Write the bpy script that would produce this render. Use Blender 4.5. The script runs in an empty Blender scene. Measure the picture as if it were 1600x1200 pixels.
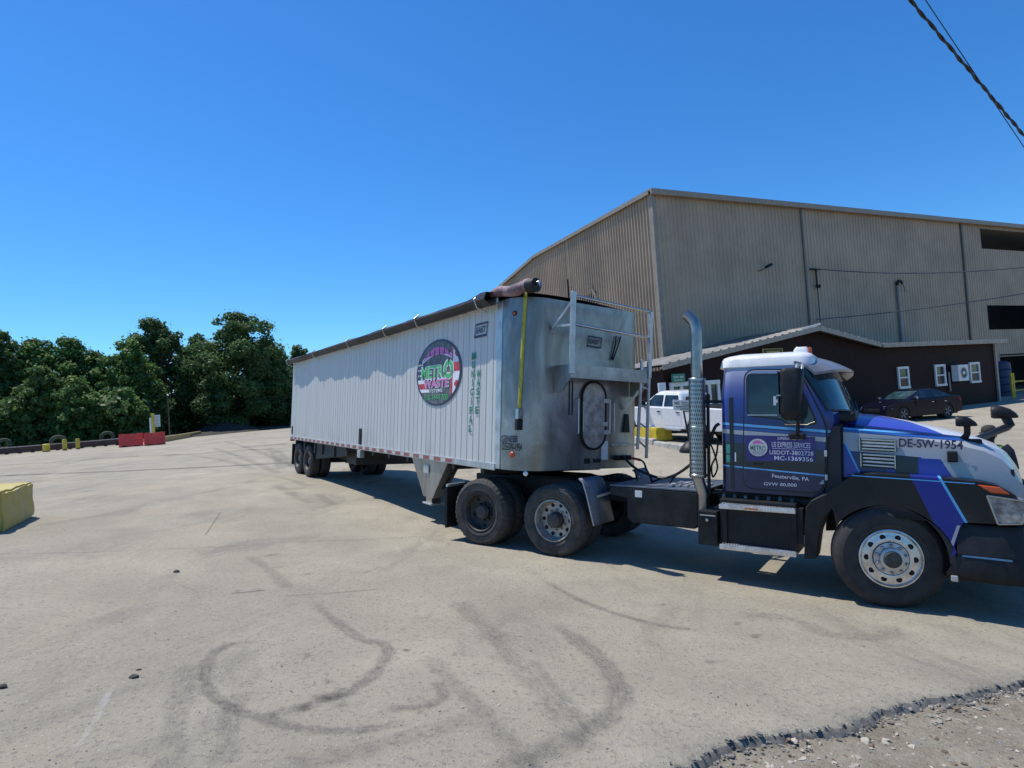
import bpy, bmesh, math, random
import numpy as np
from math import sin, cos, pi, radians, hypot, atan2, sqrt
from mathutils import Vector, Matrix
random.seed(7)
RNG = np.random.default_rng(11)
sc = bpy.context.scene
COL = sc.collection

# ------------------------------------------------------------------ camera
F, PITCH, ROLL, CAMZ = 916.708, .02881, .06579, 1.65
EYE = np.array([0, 0, CAMZ])
cd = bpy.data.cameras.new('camera')
cam = bpy.data.objects.new('camera', cd); COL.objects.link(cam)
cd.sensor_width = 36; cd.sensor_fit = 'HORIZONTAL'; cd.lens = F / 1600 * 36
cd.clip_start = .1; cd.clip_end = 3000
_fw = Vector((0, cos(PITCH), sin(PITCH))); _up = Vector((0, -sin(PITCH), cos(PITCH))); _rt = Vector((1, 0, 0))
_r2 = _rt * cos(ROLL) - _up * sin(ROLL); _u2 = _rt * sin(ROLL) + _up * cos(ROLL)
cam.matrix_world = Matrix(((_r2.x, _u2.x, -_fw.x, 0), (_r2.y, _u2.y, -_fw.y, 0), (_r2.z, _u2.z, -_fw.z, CAMZ), (0, 0, 0, 1)))
sc.camera = cam
sc.render.resolution_x, sc.render.resolution_y = 1024, 768

# surveying helpers: sight lines measured in the photo, met with known planes of the place
def ray(u, v):
    X, V = u - 800, v - 600
    c, s = cos(ROLL), sin(ROLL)
    X, V = X * c - V * s, X * s + V * c
    x, z = X / F, -V / F
    c, s = cos(PITCH), sin(PITCH)
    return np.array([x, c - z * s, s + z * c])
def atd(u, v, Y):
    d = ray(u, v); return EYE + d * (Y / d[1])
def proj(p):
    d = np.array(p, float) - EYE; c, s = cos(PITCH), sin(PITCH); dp = d[1] * c + d[2] * s; up = -d[1] * s + d[2] * c
    X, V = F * d[0] / dp, -F * up / dp; c, s = cos(ROLL), sin(ROLL)
    return 800 + X * c + V * s, 600 - X * s + V * c
def rotm(yaw, pit, rol):
    return np.array((Matrix.Rotation(yaw, 3, 'Z') @ Matrix.Rotation(pit, 3, 'Y') @ Matrix.Rotation(rol, 3, 'X')))
TR_R, TR_O = rotm(-.98572, .01837, -.0894), np.array([1.00104, 9.18007, -2.28033 + CAMZ])
TC_R, TC_O = rotm(-.59218, .04062, -.06814), np.array([4.48354, 7.20238, -2.50962 + CAMZ])
def onplane(u, v, R, O, ax, val):
    d = R.T @ ray(u, v); o = R.T @ (EYE - O); t = (val - o[ax]) / d[ax]; return o + t * d
def T(u, v, y=-1.29): return onplane(u, v, TR_R, TR_O, 1, y)
def TF(u, v, x=0.): return onplane(u, v, TR_R, TR_O, 0, x)
def C(u, v, y=-1.03): return onplane(u, v, TC_R, TC_O, 1, y)
def vwall(u, v, P0, th):
    d = np.array([cos(th), sin(th), 0]); n = np.array([-sin(th), cos(th), 0])
    r = ray(u, v); t = (np.array(P0) - EYE) @ n / (r @ n); Q = EYE + t * r
    return (Q - np.array(P0)) @ d, Q[2]

# ------------------------------------------------------------------ the lie of the land
_ctl = [(0,0,0),(-8,-5,.75),(8,-5,-.3),(0,-10,.45),(3,3,-.47),(-4,4,.1),(-9,11,.06),(-20,20,.1),(-29,45,.1),(-41,46,.03),(-26,70,.2),
 (-33,51,.1),(-10,60,.15),(0,55,0),(-12,38,-.05),(-60,40,.2),(-30,20,.3),(-40,0,.8),(-70,80,.5),(0,100,.3),(60,100,.2),(90,40,.2),
 (7.1,27.5,-.35),(15,31,-.38),(31,37.7,-.42),(5,42,-.3),(20,50,-.4),(45,60,-.3),(7.56,22.5,-.42),(5.7,25.5,-.28),(20,28.5,-.62),
 (16,16,-.95),(26,22,-.75),(12,20,-.66),(20,3,-1.3),(40,20,-.9),(8.6,10.8,-1.16),(12,9,-1.25),(6.5,18,-.55)]
for (x, y) in ((0,-1.2),(0,1.2),(-4.09,-1.2),(-4.09,1.2),(-5.41,-1.2),(-5.41,1.2),(1.8,-1.2),(1.8,1.2)):
    p = TC_O + TC_R @ np.array([x, y, 0]); _ctl.append(tuple(p))
for (x, y) in ((-11.97,-1.2),(-11.97,1.2),(-13.2,-1.2),(-13.2,1.2),(-8,-1.2)):
    p = TR_O + TR_R @ np.array([x, y, 0]); _ctl.append(tuple(p))
_ctl = np.array(_ctl, float); _CP = _ctl[:, :2]; _n = len(_ctl)
def _phi(r2): return np.where(r2 > 1e-9, .5 * r2 * np.log(np.maximum(r2, 1e-9)), 0)
_K = _phi(((_CP[:, None] - _CP[None]) ** 2).sum(-1)); _Q = np.c_[np.ones(_n), _CP]
_A = np.block([[_K, _Q], [_Q.T, np.zeros((3, 3))]])
_w = np.linalg.solve(_A, np.r_[_ctl[:, 2], 0, 0, 0])
def gz(x, y):
    P = np.c_[np.atleast_1d(x).ravel(), np.atleast_1d(y).ravel()].astype(float)
    r = np.maximum(np.hypot(P[:, 0], P[:, 1]), 1e-6)
    k = np.minimum(1, 88 / r); Pc = P * k[:, None]
    out = np.empty(len(P))
    for i in range(0, len(P), 20000):
        q = Pc[i:i+20000]
        out[i:i+20000] = _phi(((q[:, None] - _CP[None]) ** 2).sum(-1)) @ _w[:_n] + np.c_[np.ones(len(q)), q] @ _w[_n:]
    return out
def g1(x, y): return float(gz(x, y)[0])
def onground(u, v):
    d = ray(u, v); t0, f0 = 1., None
    for t in np.geomspace(1.5, 300, 400):
        q = EYE + d * t; f = q[2] - g1(q[0], q[1])
        if f < 0:
            a, b = t0, t
            for _ in range(25):
                m = (a + b) / 2; q = EYE + d * m
                if q[2] > g1(q[0], q[1]): a = m
                else: b = m
            return q
        t0 = t
    return EYE + d * 300

# ------------------------------------------------------------------ objects
def tag(o, label=None, cat=None, group=None, kind=None):
    if label: o['label'] = label
    if cat: o['category'] = cat
    if group: o['group'] = group
    if kind: o['kind'] = kind
    return o
def empty(name, loc=(0, 0, 0), rz=0, R=None):
    o = bpy.data.objects.new(name, None); COL.objects.link(o)
    o.empty_display_size = .3
    if R is not None:
        o.matrix_world = Matrix.Translation(Vector(loc)) @ Matrix(R.tolist()).to_4x4()
    else:
        o.location = loc; o.rotation_euler = (0, 0, rz)
    return o
def copy_tree(o, parent=None):
    c = o.copy(); COL.objects.link(c)
    if parent is not None: c.parent = parent
    for ch in list(o.children): copy_tree(ch, c)
    return c

class MB:
    def __init__(s): s.v, s.f, s.m, s.uv, s.k = [], [], [], None, 0
    def add(s, vs, fs):
        b = len(s.v); s.v += [tuple(map(float, p)) for p in vs]
        s.f += [tuple(b + i for i in f) for f in fs]; s.m += [s.k] * len(fs); return s
    def box(s, x0, x1, y0, y1, z0, z1):
        return s.add([(x0,y0,z0),(x1,y0,z0),(x1,y1,z0),(x0,y1,z0),(x0,y0,z1),(x1,y0,z1),(x1,y1,z1),(x0,y1,z1)],
                     [(3,2,1,0),(4,5,6,7),(0,1,5,4),(1,2,6,5),(2,3,7,6),(3,0,4,7)])
    def hexa(s, a, b):  # two quads of four points
        return s.add(list(a) + list(b), [(3,2,1,0),(4,5,6,7),(0,1,5,4),(1,2,6,5),(2,3,7,6),(3,0,4,7)])
    def prism(s, poly, axis, a, b):
        n = len(poly)
        def P(p, t): return {'y': (p[0], t, p[1]), 'x': (t, p[0], p[1]), 'z': (p[0], p[1], t)}[axis]
        return s.add([P(p, a) for p in poly] + [P(p, b) for p in poly],
                     [tuple(range(n - 1, -1, -1)), tuple(range(n, 2 * n))] + [(i, (i + 1) % n, n + (i + 1) % n, n + i) for i in range(n)])
    def loft(s, rings, cap=True, closed=True):
        n = len(rings[0]); vs = [p for r in rings for p in r]; fs = []
        for i in range(len(rings) - 1):
            for j in range(n if closed else n - 1):
                k = (j + 1) % n; fs.append((i*n+j, i*n+k, (i+1)*n+k, (i+1)*n+j))
        if cap and closed:
            fs.append(tuple(range(n - 1, -1, -1))); fs.append(tuple(range((len(rings) - 1) * n, len(rings) * n)))
        return s.add(vs, fs)
    def grid(s, P): return s.loft(P, cap=False, closed=False)
    def tube(s, pts, r, n=8, cap=True):
        pts = [Vector(p) for p in pts]; rings = []; N = len(pts)
        t = (pts[1] - pts[0]).normalized()
        a = t.orthogonal().normalized()
        for i, p in enumerate(pts):
            tt = ((pts[min(i+1, N-1)] - pts[max(i-1, 0)])).normalized()
            a = (a - tt * a.dot(tt)); a = a.normalized() if a.length > 1e-6 else tt.orthogonal().normalized()
            b = tt.cross(a); rr = r[i] if hasattr(r, '__len__') else r
            rings.append([p + (a * cos(2*pi*k/n) + b * sin(2*pi*k/n)) * rr for k in range(n)])
        return s.loft(rings, cap)
    def bar(s, p, q, w, h=None, up=(0, 0, 1)):
        h = h or w; p, q = Vector(p), Vector(q); t = (q - p).normalized(); up = Vector(up)
        if abs(t.dot(up)) > .98: up = Vector((1, 0, 0))
        a = t.cross(up).normalized(); b = a.cross(t)
        o = [a*w/2+b*h/2, -a*w/2+b*h/2, -a*w/2-b*h/2, a*w/2-b*h/2]
        return s.hexa([p + d for d in o], [q + d for d in o])
    def cyl(s, p, q, r0, r1=None, n=20):
        return s.tube([p, q], [r0, r0 if r1 is None else r1], n)
    def lathe(s, prof, o, ax, n=32, cap=False):
        o, ax = Vector(o), Vector(ax).normalized(); a = ax.orthogonal().normalized(); b = ax.cross(a)
        rings = [[o + ax*t + (a*cos(2*pi*k/n) + b*sin(2*pi*k/n))*r for k in range(n)] for (r, t) in prof]
        return s.loft(rings, cap)
    def disc(s, o, ax, r, n=24, ry=None):
        o, ax = Vector(o), Vector(ax).normalized(); a = ax.orthogonal().normalized(); b = ax.cross(a)
        return s.add([o + a*cos(2*pi*k/n)*r + b*sin(2*pi*k/n)*r for k in range(n)], [tuple(range(n))])
    def build(s, name, mats, parent=None, smooth=None, bevel=0, seg=2, recalc=True):
        me = bpy.data.meshes.new(name); me.from_pydata(s.v, [], s.f)
        if not isinstance(mats, (list, tuple)): mats = [mats]
        for m in mats: me.materials.append(m)
        if len(mats) > 1: me.polygons.foreach_set('material_index', s.m)
        if s.uv is not None:
            uvl = me.uv_layers.new(name='UVMap'); li = np.empty(len(me.loops), int); me.loops.foreach_get('vertex_index', li)
            uvl.data.foreach_set('uv', np.array(s.uv, float)[li].ravel())
        if recalc:
            bm = bmesh.new(); bm.from_mesh(me); bmesh.ops.recalc_face_normals(bm, faces=bm.faces); bm.to_mesh(me); bm.free()
        if smooth is not None:
            me.polygons.foreach_set('use_smooth', [True] * len(me.polygons)); me.set_sharp_from_angle(angle=radians(smooth))
        me.update()
        o = bpy.data.objects.new(name, me); COL.objects.link(o)
        if parent is not None: o.parent = parent
        if bevel:
            b = o.modifiers.new('bevel', 'BEVEL'); b.width = bevel; b.segments = seg; b.limit_method = 'ANGLE'; b.angle_limit = radians(40)
        return o

def rrect(x0, x1, y0, y1, r, k=5):
    out = []
    for (cx, cy, a0) in ((x1-r, y1-r, 0), (x0+r, y1-r, 90), (x0+r, y0+r, 180), (x1-r, y0+r, 270)):
        for i in range(k + 1):
            a = radians(a0 + 90 * i / k); out.append((cx + r*cos(a), cy + r*sin(a)))
    return out
def rpoly(poly, r, k=4):
    """round the corners of a polygon"""
    out = []; n = len(poly)
    for i in range(n):
        p0, p1, p2 = (Vector(poly[j % n]).to_2d() for j in (i - 1, i, i + 1))
        a = (p0 - p1); b = (p2 - p1); d = min(r, a.length * .45, b.length * .45)
        A = p1 + a.normalized() * d; B = p1 + b.normalized() * d
        for t in range(k + 1):
            t /= k; q = A * (1-t)**2 + p1 * 2*t*(1-t) + B * t*t; out.append((q.x, q.y))
    return out

_fontcache = {}
def glyphs(s, bold=0.):
    key = (s, bold)
    if key not in _fontcache:
        cu = bpy.data.curves.new('t', 'FONT'); cu.body = s; cu.size = 1; cu.offset = bold; cu.resolution_u = 3
        ob = bpy.data.objects.new('t', cu); COL.objects.link(ob)
        bpy.context.view_layer.update()
        me = bpy.data.meshes.new_from_object(ob.evaluated_get(bpy.context.evaluated_depsgraph_get()))
        V = np.array([v.co for v in me.vertices]); Fc = [tuple(p.vertices) for p in me.polygons]
        bpy.data.objects.remove(ob); bpy.data.curves.remove(cu); bpy.data.meshes.remove(me)
        _fontcache[key] = (V, Fc)
    return _fontcache[key]
def write(mb, s, P0, P1, H, lift=(0, 0, 0), bold=.012, shear=0):
    """letters of s between P0 and P1 (base line), cap height vector H"""
    V, Fc = glyphs(s, bold); P0, P1, H, lift = (np.array(a, float) for a in (P0, P1, H, lift))
    x0, x1 = V[:, 0].min(), V[:, 0].max(); ch = glyphs('H', bold)[0][:, 1].max()
    t = (V[:, 0] - x0) / (x1 - x0); h = V[:, 1] / ch
    Q = P0 + lift + np.outer(t, P1 - P0) + np.outer(h, H) + np.outer(h * shear, P1 - P0)
    mb.add(Q, Fc); return mb
# ------------------------------------------------------------------ materials
class E:
    """small arithmetic on shader sockets"""
    nt = None
    def __init__(s, k): s.k = k
    @staticmethod
    def op(o, *a):
        n = E.nt.nodes.new('ShaderNodeMath'); n.operation = o
        for i, x in enumerate(a):
            if isinstance(x, E): E.nt.links.new(x.k, n.inputs[i])
            else: n.inputs[i].default_value = x
        return E(n.outputs[0])
    def __add__(s, o): return E.op('ADD', s, o)
    __radd__ = __add__
    def __sub__(s, o): return E.op('SUBTRACT', s, o)
    def __rsub__(s, o): return E.op('SUBTRACT', o, s)
    def __mul__(s, o): return E.op('MULTIPLY', s, o)
    __rmul__ = __mul__
    def __gt__(s, o): return E.op('GREATER_THAN', s, o)
    def __lt__(s, o): return E.op('LESS_THAN', s, o)
    def abs(s): return E.op('ABSOLUTE', s)
    def mod(s, m): return E.op('FLOORED_MODULO', s, m)
    def sat(s): return E.op('MINIMUM', E.op('MAXIMUM', s, 0.), 1.)
    def smooth(s, a, b):
        n = E.nt.nodes.new('ShaderNodeMapRange'); n.interpolation_type = 'SMOOTHSTEP'
        E.nt.links.new(s.k, n.inputs[0]); n.inputs[1].default_value = a; n.inputs[2].default_value = b
        return E(n.outputs[0])
def new_mat(name):
    m = bpy.data.materials.new(name); m.use_nodes = True; E.nt = m.node_tree
    b = m.node_tree.nodes['Principled BSDF']; return m, m.node_tree, b
def coords(kind='Object'):
    n = E.nt.nodes.new('ShaderNodeTexCoord'); return n.outputs[kind]
def sepxyz(v):
    n = E.nt.nodes.new('ShaderNodeSeparateXYZ'); E.nt.links.new(v, n.inputs[0]); return E(n.outputs[0]), E(n.outputs[1]), E(n.outputs[2])
def mapping(v, scale=(1, 1, 1), loc=(0, 0, 0)):
    n = E.nt.nodes.new('ShaderNodeMapping'); E.nt.links.new(v, n.inputs[0]); n.inputs['Scale'].default_value = scale; n.inputs['Location'].default_value = loc
    return n.outputs[0]
def noise(v, scale, detail=4, rough=.55, dist=0):
    n = E.nt.nodes.new('ShaderNodeTexNoise'); E.nt.links.new(v, n.inputs['Vector'])
    n.inputs['Scale'].default_value = scale; n.inputs['Detail'].default_value = detail; n.inputs['Roughness'].default_value = rough; n.inputs['Distortion'].default_value = dist
    return E(n.outputs['Fac'])
def voronoi(v, scale, feature='F1', out='Distance'):
    n = E.nt.nodes.new('ShaderNodeTexVoronoi'); n.feature = feature; E.nt.links.new(v, n.inputs['Vector']); n.inputs['Scale'].default_value = scale
    return E(n.outputs[out]) if out == 'Distance' else n.outputs[out]
def mixc(a, b, f):
    n = E.nt.nodes.new('ShaderNodeMix'); n.data_type = 'RGBA'
    for i, x in ((6, a), (7, b)):
        if isinstance(x, (tuple, list)): n.inputs[i].default_value = (*x[:3], 1)
        else: E.nt.links.new(x, n.inputs[i])
    if isinstance(f, E): E.nt.links.new(f.k, n.inputs[0])
    else: n.inputs[0].default_value = f
    return n.outputs[2]
def ramp(f, stops):
    n = E.nt.nodes.new('ShaderNodeValToRGB'); E.nt.links.new(f.k, n.inputs[0]); cr = n.color_ramp
    while len(cr.elements) < len(stops): cr.elements.new(.5)
    for e, (p, c) in zip(cr.elements, stops): e.position = p; e.color = (*c, 1)
    return n.outputs[0]
def setc(b, col):
    if isinstance(col, (tuple, list)): b.inputs['Base Color'].default_value = (*col[:3], 1)
    else: E.nt.links.new(col, b.inputs['Base Color'])
def setf(b, key, v):
    if isinstance(v, E): E.nt.links.new(v.k, b.inputs[key])
    else: b.inputs[key].default_value = v
def bump(b, h, strength=.3, dist=.01):
    n = E.nt.nodes.new('ShaderNodeBump'); n.inputs['Strength'].default_value = strength; n.inputs['Distance'].default_value = dist
    E.nt.links.new(h.k, n.inputs['Height']); E.nt.links.new(n.outputs[0], b.inputs['Normal'])
def plain(name, col, rough=.5, metal=0., var=.25, scale=6., bmp=0., coat=0., spec=None, fine=0.):
    """a surface with uneven tone and uneven gloss"""
    m, nt, b = new_mat(name); v = coords()
    n1 = noise(v, scale, 6, .65)
    dark = tuple(c * (1 - var) for c in col); lite = tuple(min(1, c * (1 + var)) for c in col)
    c = mixc(dark, lite, n1.smooth(.3, .7))
    if fine:
        c = mixc(c, tuple(x * .45 for x in col), (noise(v, scale * 14, 4, .7) > (.66 - .12 * fine)) * fine)
    setc(b, c); setf(b, 'Metallic', metal); setf(b, 'Roughness', (n1 * .3 + (rough - .15)).sat())
    if coat: setf(b, 'Coat Weight', coat); setf(b, 'Coat Roughness', .06)
    if spec is not None: setf(b, 'Specular IOR Level', spec)
    if bmp: bump(b, noise(v, scale * 8, 5, .6), bmp, .004)
    return m
def glass(name, col=(.012, .02, .024), rough=.04):
    m, nt, b = new_mat(name); v = coords()
    setc(b, mixc(col, tuple(c * 2.2 for c in col), noise(v, 2.5, 3).smooth(.4, .65))); setf(b, 'Roughness', rough); setf(b, 'Specular IOR Level', .6)
    return m

M = {}
M['black'] = plain('black_plastic', (.013, .0135, .015), .5, var=.4, bmp=.15, spec=.28)
M['blackgloss'] = plain('black_paint', (.012, .013, .016), .3, var=.4, coat=.3)
M['frame'] = plain('dusty_black_steel', (.018, .018, .019), .55, var=.5, scale=5, bmp=.1, spec=.3)
M['rubber'] = plain('tyre_rubber', (.03, .029, .028), .8, var=.4, scale=7, bmp=.1)
M['dustrubber'] = plain('dusty_tyre_rubber', (.05, .047, .043), .85, var=.45, scale=6, bmp=.1)
M['chrome'] = plain('polished_metal', (.44, .42, .40), .28, 1., var=.12, scale=9)
M['alu'] = plain('wheel_aluminium', (.62, .61, .59), .32, .85, var=.22, scale=9, fine=.3)
M['aludull'] = plain('dirty_aluminium_rim', (.40, .38, .35), .48, .7, var=.35, scale=8, fine=.5)
M['galv'] = plain('galvanised_steel', (.5, .5, .49), .42, .7, var=.2, scale=5)
M['white'] = plain('white_paint', (.74, .74, .73), .35, var=.08, coat=.3)
M['whitetrim'] = plain('white_trim', (.72, .72, .70), .5, var=.1)
M['wheeldark'] = plain('dirty_dark_rim', (.06, .056, .052), .6, .2, var=.4, scale=10)
M['glass'] = glass('dark_glass')
M['glassblue'] = glass('greenish_glass', (.02, .045, .055))
M['red'] = plain('red_plastic', (.66, .07, .045), .5, var=.2)
M['orange'] = plain('orange_lens', (.55, .085, .02), .3, var=.15)
M['amber'] = plain('amber_lens', (.55, .16, .04), .3, var=.2)
M['yellow'] = plain('yellow_paint', (.60, .45, .045), .6, var=.25, scale=5, fine=.5, bmp=.2)
M['strap'] = plain('yellow_webbing', (.42, .38, .06), .8, var=.25)
M['lamp'] = plain('lamp_lens', (.30, .29, .27), .08, .1, var=.5, scale=14)
M['ink'] = plain('black_lettering', (.015, .016, .02), .5, var=.1)
M['paperwhite'] = plain('white_lettering', (.75, .76, .8), .45, var=.05)
M['concrete'] = plain('grey_concrete', (.36, .35, .32), .9, var=.25, scale=4, bmp=.4)
M['wood'] = plain('weathered_brown_wood', (.11, .07, .05), .85, var=.4, scale=3)
M['rail'] = plain('rusty_brown_steel', (.075, .045, .04), .8, var=.35, scale=2)
# ------------------------------------------------------------------ daylight
SUN_AZ, SUN_EL = radians(58), radians(66)
S = Vector((-sin(SUN_AZ) * cos(SUN_EL), cos(SUN_AZ) * cos(SUN_EL), sin(SUN_EL)))
sl = bpy.data.lights.new('sun', 'SUN'); sl.energy = 4.8; sl.angle = radians(.53); sl.color = (1, .95, .87)
so = bpy.data.objects.new('sun', sl); COL.objects.link(so); so.rotation_euler = S.to_track_quat('Z', 'Y').to_euler(); so.location = (-10, 10, 40)
w = bpy.data.worlds.new('World'); sc.world = w; w.use_nodes = True
sky = w.node_tree.nodes.new('ShaderNodeTexSky'); sky.sky_type = 'NISHITA'; sky.sun_disc = False
sky.sun_elevation = SUN_EL; sky.sun_rotation = -SUN_AZ; sky.altitude = 50; sky.air_density = 1.0; sky.dust_density = .15; sky.ozone_density = 4.
bg = w.node_tree.nodes['Background']; bg.inputs[1].default_value = .14
E.nt = w.node_tree
hs = w.node_tree.nodes.new('ShaderNodeHueSaturation'); hs.inputs['Saturation'].default_value = 1.22; hs.inputs['Value'].default_value = 1.
tint = w.node_tree.nodes.new('ShaderNodeMix'); tint.data_type = 'RGBA'; tint.blend_type = 'MULTIPLY'; tint.inputs[0].default_value = 1
tint.inputs[7].default_value = (.585, .945, 1.18, 1)
w.node_tree.links.new(sky.outputs[0], hs.inputs['Color']); w.node_tree.links.new(hs.outputs[0], tint.inputs[6]); w.node_tree.links.new(tint.outputs[2], bg.inputs[0])
sc.view_settings.view_transform = 'Standard'; sc.view_settings.look = 'None'; sc.view_settings.exposure = 0; sc.view_settings.gamma = 1

# ------------------------------------------------------------------ ground
def asphalt_mat():
    m, nt, b = new_mat('worn_dusty_asphalt'); v = coords()
    big = noise(v, .16, 5, .6, .6); mid = noise(v, .9, 6, .65, .4); fine = noise(v, 26, 5, .75); agg = noise(v, 95, 3, .8)
    c = mixc((.30, .268, .205), (.425, .382, .29), (big * .6 + mid * .55 - .1).smooth(.3, .72))
    c = mixc(c, (.44, .38, .27), noise(mapping(v, (.5, .22, 1)), .5, 5, .6, 1.2).smooth(.5, .72) * .6)
    c = mixc(c, (.20, .185, .15), noise(mapping(v, (1, .35, 1)), 1.1, 6, .65, .8).smooth(.5, .72) * .6)
    c = mixc(c, (.15, .14, .12), ((fine > .57) * .52))
    c = mixc(c, (.56, .53, .46), ((noise(v, 52, 3, .8) > .635) * .75))
    c = mixc(c, (.10, .098, .092), ((noise(v, 38, 4, .8) > .62) * .62))
    E.nt.links.new(c, b.inputs['Base Color'])
    setf(b, 'Roughness', .93); setf(b, 'Specular IOR Level', .25)
    bump(b, agg * .5 + fine * 1.1 + mid * .8, .9, .014)
    return m
def dirt_mat():
    m, nt, b = new_mat('stony_dirt'); v = coords()
    n1 = noise(v, 1.3, 6, .7); n2 = noise(v, 30, 5, .75)
    c = mixc((.165, .14, .10), (.345, .305, .235), (n1 * .7 + n2 * .5).smooth(.4, .8))
    c = mixc(c, (.40, .37, .32), (noise(v, 70, 3, .8) > .64) * .55)
    E.nt.links.new(c, b.inputs['Base Color']); setf(b, 'Roughness', .95); setf(b, 'Specular IOR Level', .2)
    bump(b, n2 + n1, .8, .03); return m
M['asphalt'] = asphalt_mat(); M['dirt'] = dirt_mat()

edge_px = [(1050, 1198), (1190, 1147), (1280, 1135), (1415, 1095), (1510, 1075), (1600, 1062)]
edge = [onground(*p)[:2] for p in edge_px]
E0, E1 = np.array(edge[0]), np.array(edge[-1])
ed = (E1 - E0) / np.linalg.norm(E1 - E0); en = np.array([-ed[1], ed[0]])       # along the broken edge / onto the asphalt
es = np.array([(np.array(e) - E0) @ ed for e in edge]); eo = np.array([(np.array(e) - E0) @ en for e in edge])
def spaced(a, b, fine, lo, hi):
    out = list(np.arange(lo, hi, fine)); s = fine; x = hi
    while x < b: out.append(x); s *= 1.05; x += s
    s = fine; x = lo
    while x > a: s *= 1.05; x -= s; out.insert(0, x)
    return np.array(out)
ss = spaced(-170, 190, .03, -1.5, 5.); ts = spaced(0, 260, .05, 0, 1.2)
jag = np.interp(ss, es, eo) * np.clip(1 - np.maximum(0, np.abs(ss - 1.6) - 3.5) / 8, 0, 1)
for (f, a) in ((3.1, .03), (7.7, .014), (17., .010), (41., .014), (73., .011), (97., .009)):
    jag += a * np.sin(f * ss + f) * np.sin(f * .37 * ss + 1.3 * f) * (np.abs(ss) < 12)
SS, TT = np.meshgrid(ss, ts, indexing='ij')
OFF = TT + jag[:, None] * np.clip(1 - TT / 3., 0, 1)
X = E0[0] + ed[0] * SS + en[0] * OFF; Y = E0[1] + ed[1] * SS + en[1] * OFF
Z = gz(X, Y).reshape(X.shape)
small = np.hypot(X, Y) < 30
Z = Z + np.where(small, .006 * np.sin(3.1 * X + 1.7 * Y) * np.sin(2.3 * Y - .8 * X), 0)
Z[:, 0] -= .022; Z[:, 1] -= .008
jt = RNG.normal(size=(2, len(ss))) * .010
sk1 = np.stack([X[:, 0] - en[0] * (.022 + jt[0]), Y[:, 0] - en[1] * (.022 + jt[0]), Z[:, 0] - .022], -1)
skirt = np.stack([X[:, 0] - en[0] * (.075 + jt[1] * 1.6), Y[:, 0] - en[1] * (.075 + jt[1] * 1.6), Z[:, 0] - .07], -1)
rows = [skirt.tolist(), sk1.tolist()] + [np.stack([X[:, j], Y[:, j], Z[:, j]], -1).tolist() for j in range(len(ts))]
mb = MB(); mb.grid(rows)
mb.m = [1 if i < 2 * (len(ss) - 1) else 0 for i in range(len(mb.f))]
lot = mb.build('asphalt_lot', [M['asphalt'], plain('broken_asphalt', (.15, .14, .122), .95, var=.5, scale=14, bmp=.8, fine=.6)], smooth=50); tag(lot, kind='structure')
# dirt sheet out to the horizon, lower than the asphalt
r1 = np.r_[np.linspace(0, 12, 60), np.geomspace(12.6, 1500, 60)]
aa = np.linspace(0, 2 * pi, 97)
rows = []
for r in r1:
    x, y = r * np.cos(aa) + 1.5, r * np.sin(aa) + 1.; z = gz(x, y) - .06 - (.09 if r > 14 else 0)
    d = (x - E0[0]) * en[0] + (y - E0[1]) * en[1]
    z = z + np.where(d > .4, -.08, 0.0) + np.where(d < 0, .012 * np.sin(5 * x + 2 * y) + .012 * np.sin(7.1 * y - 3 * x), 0)
    rows.append(np.stack([x, y, z], -1).tolist())
mb = MB(); mb.grid(rows); tag(mb.build('dirt_ground', M['dirt'], smooth=60), kind='structure')

# stone chips on the dirt shoulder: uncountable
mb = MB()
def chip(p, s):
    n = random.choice((5, 6)); a0 = random.random() * 6
    e = random.uniform(.45, 1); R = Matrix.Rotation(random.uniform(0, 6.28), 3, 'Z') @ Matrix.Rotation(random.gauss(0, .25), 3, 'X')
    lo = [R @ Vector((s*cos(a0+2*pi*i/n)*random.uniform(.7,1.1), s*e*sin(a0+2*pi*i/n)*random.uniform(.7,1.1), -.1*s)) for i in range(n)]
    hi = [R @ Vector((q.x*.75, q.y*.75, s*random.uniform(.10,.32))) for q in lo]
    mb.loft([[Vector(p)+q for q in lo], [Vector(p)+q for q in hi]])
for i in range(5200):
    s_ = random.uniform(-2.5, 8); t_ = -abs(random.gauss(0, 1.15)) - .03
    t_ += float(np.interp(s_, ss, jag)) * max(0, 1 + t_ / 2)
    p = E0 + ed * s_ + en * t_
    z = g1(*p) - .06 + .012 * sin(5*p[0]+2*p[1]) + .012 * sin(7.1*p[1]-3*p[0])
    mb.k = random.choice((0, 0, 1, 2))
    chip((p[0], p[1], z), min(.06, abs(random.gauss(.006, .010)) + .005))
chips = [plain('chip_pale', (.40, .36, .29), .9, var=.3, scale=3), plain('chip_grey', (.24, .225, .2), .9, var=.3, scale=3), plain('chip_brown', (.19, .14, .095), .9, var=.3, scale=3)]
for i in range(1500):
    s_ = random.uniform(-2.5, 8); t_ = -abs(random.gauss(0, .05)) + .012 + float(np.interp(s_, ss, jag)); p = E0 + ed * s_ + en * t_; mb.k = random.choice((3, 3, 3, 1))
    chip((p[0], p[1], g1(*p) - (.012 if t_ > np.interp(s_, ss, jag) else .05)), abs(random.gauss(0, .008)) + .006)
chips.append(plain('asphalt_crumb', (.16, .15, .135), .95, var=.4, scale=4))
tag(mb.build('gravel', chips), kind='stuff')
mb = MB()
for i in range(900):   # crumbs lying on the asphalt
    q = onground(random.uniform(-200, 1800), random.uniform(900, 1250)); mb.k = random.choice((0, 0, 1, 2))
    chip((q[0], q[1], q[2] + .001), abs(random.gauss(0, .004)) + .0025)
tag(mb.build('grit', chips[:3]), kind='stuff')

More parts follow.
